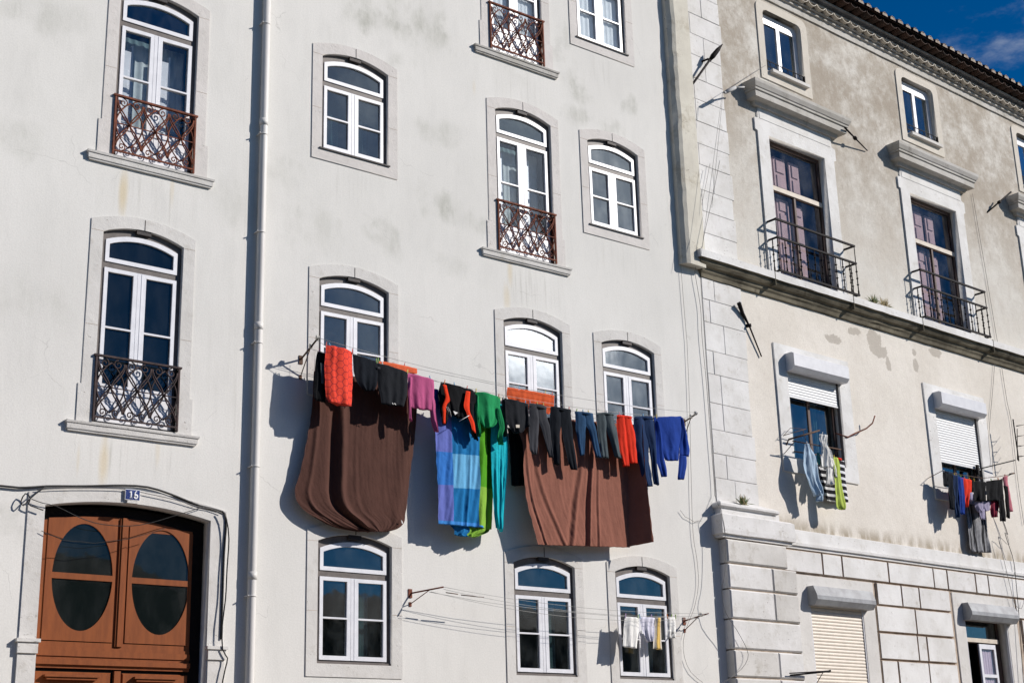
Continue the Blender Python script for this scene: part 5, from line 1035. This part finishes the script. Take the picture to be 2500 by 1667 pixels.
q.tube([(pts[-1][0]-.12, -.33, pts[-1][1]-.02), (pts[-1][0]+.02, -.36, pts[-1][1]+.01)], .015, 6)
for u_, z_ in (pts[0], pts[2], pts[4]): q.tube([(u_-.05, 0, z_-.1), (u_, -.31, z_)], .007, 5)
thing(q, 'drying_rack', 'brown_iron', 'thin iron drying rack carrying the crowded dark washing', 'drying rack', None, RIGHT)
q = MB(); p5 = [(3.748, 7.881), (3.774, 7.777), (3.867, 7.777), (3.980, 7.864), (4.280, 7.982), (4.430, 8.098), (4.484, 8.243)]; q.tube([(p5[0][0], -.02, p5[0][1])]+[(u_, -.05-.04*i, z_) for i, (u_, z_) in enumerate([(4.072, 7.845), (4.214, 7.918), (4.565, 8.063), (4.726, 8.182), (4.772, 8.327)])], .014, 6)
thing(q, 'bent_hook', 'rusty_iron', 'bent rusty iron hook on the bare wall between the two shuttered windows', 'hook', None, RIGHT)
# tv antenna
q = MB(); A = [(9.524, 8.913), (9.391, 8.013), (8.447, 7.777), (9.578, 8.773), (9.787, 8.815), (9.556, 8.541), (9.753, 8.583), (9.528, 8.333), (9.722, 8.361), (9.507, 8.109), (9.688, 8.132), (9.546, 8.707)]
q.tube([(A[2][0], 0, A[2][1]-.03), (A[2][0]+.05, -.03, A[2][1]), (A[1][0], -.35, A[1][1])], .012, 6); q.tube([(A[0][0], -.35, A[0][1]), (A[0][0]+.01, -.35, A[1][1])], .013, 6); q.tube([(A[11][0]+.04, -.38, A[11][1]), (A[1][0]+.04, -.38, A[1][1])], .009, 5)
for i in (3, 5, 7, 9): q.tube([(A[i][0], -.38, A[i][1]), (A[i+1][0], -.38, A[i+1][1])], .007, 5); q.tube([(A[i+1][0], -.24, A[i+1][1]), (A[i+1][0], -.52, A[i+1][1])], .005, 4)
q.box(A[2][0]-.03, A[2][0]+.03, -.05, .0, A[2][1]-.12, A[2][1]+.08)
thing(q, 'tv_antenna', 'black_iron', 'small dark television antenna on a bent arm beside the crowded washing', 'antenna', None, RIGHT)
# iron poles and holders on the right wall
def pole(pa, oa, pb, ob, r0, r1, m, label, cat='pole', extra=None, col=None):
    q = MB(); A_ = Vector((pa[0], -oa, pa[1])); B_ = Vector((pb[0], -ob, pb[1])); q.tube([A_, A_.lerp(B_, .5), B_], [r0, (r0+r1)/2, r1], 8)
    if extra: extra(q, A_, B_)
    if col: c_ = A_.lerp(B_, col); d_ = (B_-A_).normalized(); q.tube([c_-d_*.03, c_+d_*.03], .04, 8)
    return thing(q, 'iron_pole', m, label, cat, 'iron poles on the right wall', RIGHT)
sp = [(0.298, 13.935)][0]; sc = [(0.788, 14.587)][0]; st_ = [(1.040, 14.945)][0]
q = MB(); A_ = Vector((sp[0], -.10, sp[1])); B_ = Vector((sc[0], -.16, sc[1])); C_ = Vector((st_[0], -.28, st_[1]))
q.tube([A_, A_.lerp(B_, .1), B_], [.012, .024, .024], 8); q.tube([B_, B_.lerp(C_, .25), B_.lerp(C_, .6), C_], [.03, .052, .045, .008], 8); q.tube([B_+Vector((-.07, .16, .0)), B_+Vector((-.05, 0, 0)), B_+Vector((.02, 0, -.02))], .022, 6)
thing(q, 'iron_pole', 'black_iron', 'dark spear-shaped iron pole leaning on the corner stones above the ledge', 'pole', 'iron poles on the right wall', RIGHT)
b_ = [(1.451, 9.538)][0]; t_ = [(0.672, 9.757)][0]
q = MB(); A_ = Vector((b_[0], 0, b_[1])); B_ = A_+Vector((-.30, -.10, .36)); D_2 = A_+Vector((.30, -.03, -.52))
q.tube([B_, B_.lerp(A_, .45), A_+Vector((0, -.05, 0)), D_2], [.040, .034, .016, .012], 8); q.tube([A_+Vector((-.04, 0, 0)), A_+Vector((-.0, -.09, 0))], .035, 8); q.tube([B_+Vector((-.01, -.02, .02)), B_.lerp(A_, .5)+Vector((-.02, -.03, -.02))], .006, 4)
thing(q, 'iron_pole', 'black_iron', 'dark folded awning pole on the wall under the left end of the ledge', 'pole', 'iron poles on the right wall', RIGHT)
pa = [(4.637, 14.266), (5.362, 13.972)]
pole(pa[0], .30, [(5.735, 14.168)][0], .03, .020, .012, 'black_iron', 'dark iron stay running down from the right end of the first window hood', col=.45)
pb = [(0.892, 13.876), (1.270, 14.104), (1.512, 14.227)]
q = MB(); q.tube([(pb[0][0], -.34, pb[0][1]), (pb[0][0]+.06, -.33, pb[0][1]+.02)], [.018, .030], 8, ); q.tube([(pb[0][0]+.06, -.33, pb[0][1]+.02), (pb[1][0], -.31, pb[1][1])], .034, 8); q.tube([(pb[1][0], -.31, pb[1][1]), (pb[2][0]+.1, -.25, pb[2][1]+.02)], .018, 6)
thing(q, 'line_holder', 'gutter_plaster', 'grey tube line holder sticking out at the left end of the first window hood', 'line holder', None, RIGHT)
pc = [(10.205, 13.896), (10.840, 14.458)]; pole(pc[0], .0, pc[1], .30, .018, .022, 'black_iron', 'short iron pole left of the right-hand window hood', col=.5)
q = MB(); r_ = [(1.534, 3.428), (2.522, 3.495), (1.626, 3.405), (1.422, 3.298)]
q.tube([(r_[0][0], -.25, r_[0][1]), (r_[1][0], -.33, r_[1][1])], .010, 5); q.tube([(r_[3][0], -.1, r_[3][1]), (r_[2][0], -.2, r_[2][1]), (r_[1][0], -.33, r_[1][1]-.01)], .014, 6); q.tube([(r_[1][0]-.2, -.05, r_[1][1]-.35), (r_[1][0]-.12, -.28, r_[1][1]-.02)], .007, 5); q.tube([(r_[1][0], -.33, r_[1][1]-.015), (r_[1][0], -.33, r_[1][1]+.015)], .02, 6)
thing(q, 'drying_rack', 'black_iron', 'folded iron rack at the bottom in front of the cream roller shutter', 'drying rack', None, RIGHT)
# ------------------------------------------------------------------ cables
def cable(pts, r, m, label, mtx=LEFT, y=-.02, ys=None):
    q = MB(); P_ = []
    for i in range(len(pts)-1):
        a_, b2_, c_, d_ = pts[max(0, i-1)], pts[i], pts[i+1], pts[min(len(pts)-1, i+2)]
        ln = math.dist(b2_, c_); k_ = max(2, min(10, int(ln/.12)))
        for j in range(k_):
            s_ = cr(a_, b2_, c_, d_, j/k_); yy = y if ys is None else ys[i]+(ys[i+1]-ys[i])*j/k_
            P_.append((s_[0], yy, s_[1]))
    P_.append((pts[-1][0], y if ys is None else ys[-1], pts[-1][1]))
    q.tube(P_, r, 5); return thing(q, 'cable', m, label, 'cable', None, mtx)
dc = [(5.672, 5.239), (5.970, 5.247), (6.236, 5.292), (6.693, 5.340), (7.184, 5.400), (7.515, 5.413), (7.817, 5.358), (8.229, 5.247), (8.521, 5.207), (8.609, 5.109), (8.593, 4.649), (8.591, 4.085), (8.588, 3.586)]
cable([(dc[0][0]-4, dc[0][1]+.02), (dc[0][0]-1.5, dc[0][1]+.01)]+dc, .014, 'cable_black', 'thick black cable running over the door arch and down its right side', y=-.03)
cable([(8.522, 5.198), (8.588, 5.088), (8.628, 4.842), (8.614, 4.462), (8.606, 4.086), (8.572, 3.751), (8.586, 3.458), (8.657, 3.351), (8.631, 3.223), (8.596, 3.045)], .009, 'cable_black', 'thin black cable bulging around the capital right of the door', y=-.085)
cable([(6.211, 5.283), (6.092, 5.181), (6.018, 5.102), (5.952, 5.025), (5.922, 5.075), (5.968, 5.169), (6.034, 5.122), (6.013, 5.049), (6.086, 5.020), (6.195, 4.992)], .008, 'cable_black', 'tangled loop of black wire at the upper left corner of the door surround', y=-.07)
cable([(6.110, 5.235), (6.561, 5.299), (7.182, 5.352), (7.515, 5.326), (7.876, 5.287), (8.183, 5.231), (8.370, 5.220), (8.538, 5.178)], .005, 'cable_grey', 'thin grey wire following the stone arch under the number plate', y=-.05)
cable([(6.049, 5.113), (6.189, 5.078), (6.349, 5.058), (6.611, 4.960), (6.838, 4.900), (7.065, 4.887), (7.294, 4.901), (7.544, 4.957), (7.915, 5.095), (8.256, 5.225)], .005, 'cable_black', 'upper slack wire sagging across the shaded top of the door', y=-.06)
cable([(6.199, 4.751), (6.300, 4.710), (6.419, 4.685), (6.466, 4.657), (6.704, 4.660), (6.853, 4.654), (7.038, 4.694), (7.264, 4.736), (7.530, 4.826), (7.763, 4.912)], .004, 'cable_black', 'lower slack wire sagging across the oval door windows', y=-.05)
cable([(18.087, 12.491), (17.910, 11.951), (17.467, 10.694), (17.193, 10.452), (17.171, 9.981), (17.190, 9.051)] + [(17.192, 8.879), (17.081, 6.676)][:1] + [(17.156, 7.834), (17.089, 6.677)] + [(17.043, 5.644), (17.092, 5.221), (17.090, 4.800), (16.957, 4.410), (16.789, 4.144), (16.671, 3.884), (16.673, 3.631), (16.795, 3.400), (17.045, 3.247)], .0035, 'cable_grey', 'long thin wire hanging down the pale wall beside the building corner', y=-.03, ys=None)
cw = [(0.755, 12.508), (0.466, 11.679), (0.114, 10.715), (0.086, 10.277), (0.167, 9.645), (0.156, 9.106)] + [(0.185, 8.244), (0.197, 7.254), (0.197, 6.327)] ; cw2 = [(0.098, 6.028), (0.151, 5.666), (0.082, 5.017), (-0.029, 4.672), (0.026, 4.342), (0.265, 4.081), (0.487, 3.778), (0.484, 3.622), (0.316, 3.461), (0.003, 3.298), (-0.241, 3.197)]
cable(cw+cw2, .0045, 'cable_grey', 'grey wire running down the corner stones and looping over the rusticated pier', RIGHT, ys=[-.24]*3+[-.05]*(len(cw)-3)+[-.26]*len(cw2))
wl = [(0.849, 13.843), (0.244, 11.954)] ; w2 = [(2.585, 15.106), (1.279, 14.176)]
q = MB(); q.tube([(wl[0][0], -.34, wl[0][1]), (w2[0][0], -.05, w2[0][1])], .004, 4); q.tube([(wl[0][0], -.34, wl[0][1]), (wl[1][0]-.3, -.34, wl[1][1]-1.5)], .004, 4); q.tube([(wl[0][0]+.02, -.34, wl[0][1]), (wl[1][0]+.1, -.32, wl[1][1]-.5)], .004, 4)
thing(q, 'cable', 'cable_grey', 'thin cords running from the tube line holder to the small attic window', 'cable', None, RIGHT)
cable([(9.275, 13.999), (9.638, 14.203)][1:] + [(9.690, 13.385), (9.753, 12.527), (9.799, 11.810), (9.870, 10.716)], .005, 'cable_grey', 'thin wire down the wall right of the second balcony', RIGHT, y=-.03)
cable([(9.906, 10.193), (9.942, 9.391), (10.003, 9.055), (9.964, 8.028), (9.952, 7.447), (9.967, 6.756)], .005, 'cable_grey', 'thin wire passing behind the television antenna', RIGHT, y=-.03)
cable([(9.643, 10.260), (9.448, 9.691), (9.130, 8.837), (8.993, 8.391), (8.968, 7.996), (8.925, 7.900)], .005, 'cable_grey', 'thin wire dropping from the ledge to the antenna arm', RIGHT, y=-.03)
cable([(8.920, 6.944), (9.054, 6.723), (9.155, 6.468)] + [(9.051, 6.495), (9.174, 6.169), (9.255, 5.899), (9.228, 5.329), (9.190, 4.842), (9.110, 4.169), (9.031, 3.473)], .007, 'cable_black', 'black wire crossing the string course at the right edge', RIGHT, y=-.10)
cable([(8.951, 6.918), (9.160, 6.264)] + [(8.795, 6.392), (8.875, 5.967), (9.008, 5.314), (9.039, 5.142), (9.116, 5.012), (9.321, 4.966), (9.456, 5.149)], .005, 'cable_grey', 'grey wire looping beside the right lower window', RIGHT, y=-.10)
q = MB(); k0 = [(16.786, 5.991), (16.885, 5.893), (17.016, 5.856), (17.094, 5.824), (17.177, 5.851), (17.259, 5.859)]; q.tube([(a, -.03, b) for a, b in k0], .004, 4)
thing(q, 'cable', 'cable_grey', 'short loose end of wire on the pale wall below the sweater', 'cable', None)
# ------------------------------------------------------------------ number plate 16
pl_ = MB(); pl_.box(7.215, 7.41, -.052, -.038, 5.225, 5.36); NP = tag(pl_.build('number_plate', 'plate_white'), 'blue enamel house number plate reading 16 above the door', 'number plate')
q = MB(); q.box(7.222, 7.403, -.055, -.05, 5.232, 5.353); q.build('blue_field', 'plate_blue', NP)
q = MB()
def quad(q, x0, x1, z0, z1): q.box(x0, x1, -.058, -.0545, z0, z1)
quad(q, 7.283, 7.299, 5.25, 5.335); quad(q, 7.275, 7.307, 5.25, 5.257); q.add([(7.270, -.058, 5.315), (7.283, -.058, 5.322), (7.283, -.058, 5.336), (7.270, -.058, 5.326)], [(0, 1, 2, 3)])
q.build('digit_one', 'plate_white', NP)
six = [ell(7.354, 5.275, .029, .031, k=20), ell(7.355, 5.274, .011, .013, k=20)]
plate('digit_six', six[0], [six[1]], -.0583, -.055, 'plate_white', NP)
q = MB(); pts = [(7.334, 5.275), (7.3345, 5.300), (7.341, 5.322), (7.353, 5.337), (7.362, 5.338)]
q.tube([(a, -.0565, b) for a, b in pts], [.0105, .010, .009, .007, .005], 6); q.build('digit_six', 'plate_white', NP)
q = MB(); q.box(7.245, 7.385, -.06, .0, 5.185, 5.218); q.build('keystone_or_shade_notch', 'grey_limestone', D_)
# ------------------------------------------------------------------ weeds
def weed(u, off, z, s, label, dry=0, seed=1):
    rn = random.Random(seed); q = MB()
    for i in range(int(90)):
        a = rn.uniform(0, 6.28); el_ = rn.uniform(.15, 1.3); ln = s*rn.uniform(.4, 1); d = Vector((math.cos(a)*math.cos(el_), math.sin(a)*math.cos(el_)*.6, math.sin(el_)))
        mi = 1 if rn.random() < dry or i % 7 == 0 else 0
        w_ = Vector((-math.sin(a), 0, .3)).normalized()*s*.05; c_ = Vector((u+rn.uniform(-.3, .3)*s, -off, z))
        mid = c_+d*ln*.55; tip = c_+d*ln+Vector((0, 0, -.12*ln))
        q.add([c_-w_*.4, c_+w_*.4, mid+w_, tip, mid-w_], [(0, 1, 2, 3, 4)], mi)
    for i in range(8): q.tube([(u, -off, z-.02), (u+rn.uniform(-.5, .5)*s, -off+rn.uniform(-.1, .1)*s, z+s*rn.uniform(.4, .8))], .003, 4, 1)
    return tag(q.build('weed', ['leaf_green', 'leaf_dry'], None, 'base', RIGHT), label, 'weed')
a = [(5.234, 10.725), (5.461, 10.723)]; weed(a[0][0], .14, 10.68, .26, 'green weed tuft growing on the ledge between the balconies', .05, 3); weed(a[1][0]+.12, .14, 10.68, .28, 'dry straw-coloured weed beside the green tuft on the ledge', .95, 4)
a = [(0.783, 6.279)][0]; weed(a[0], .16, 6.20, .24, 'small green weed growing on the cap of the corner pier', .15, 6)
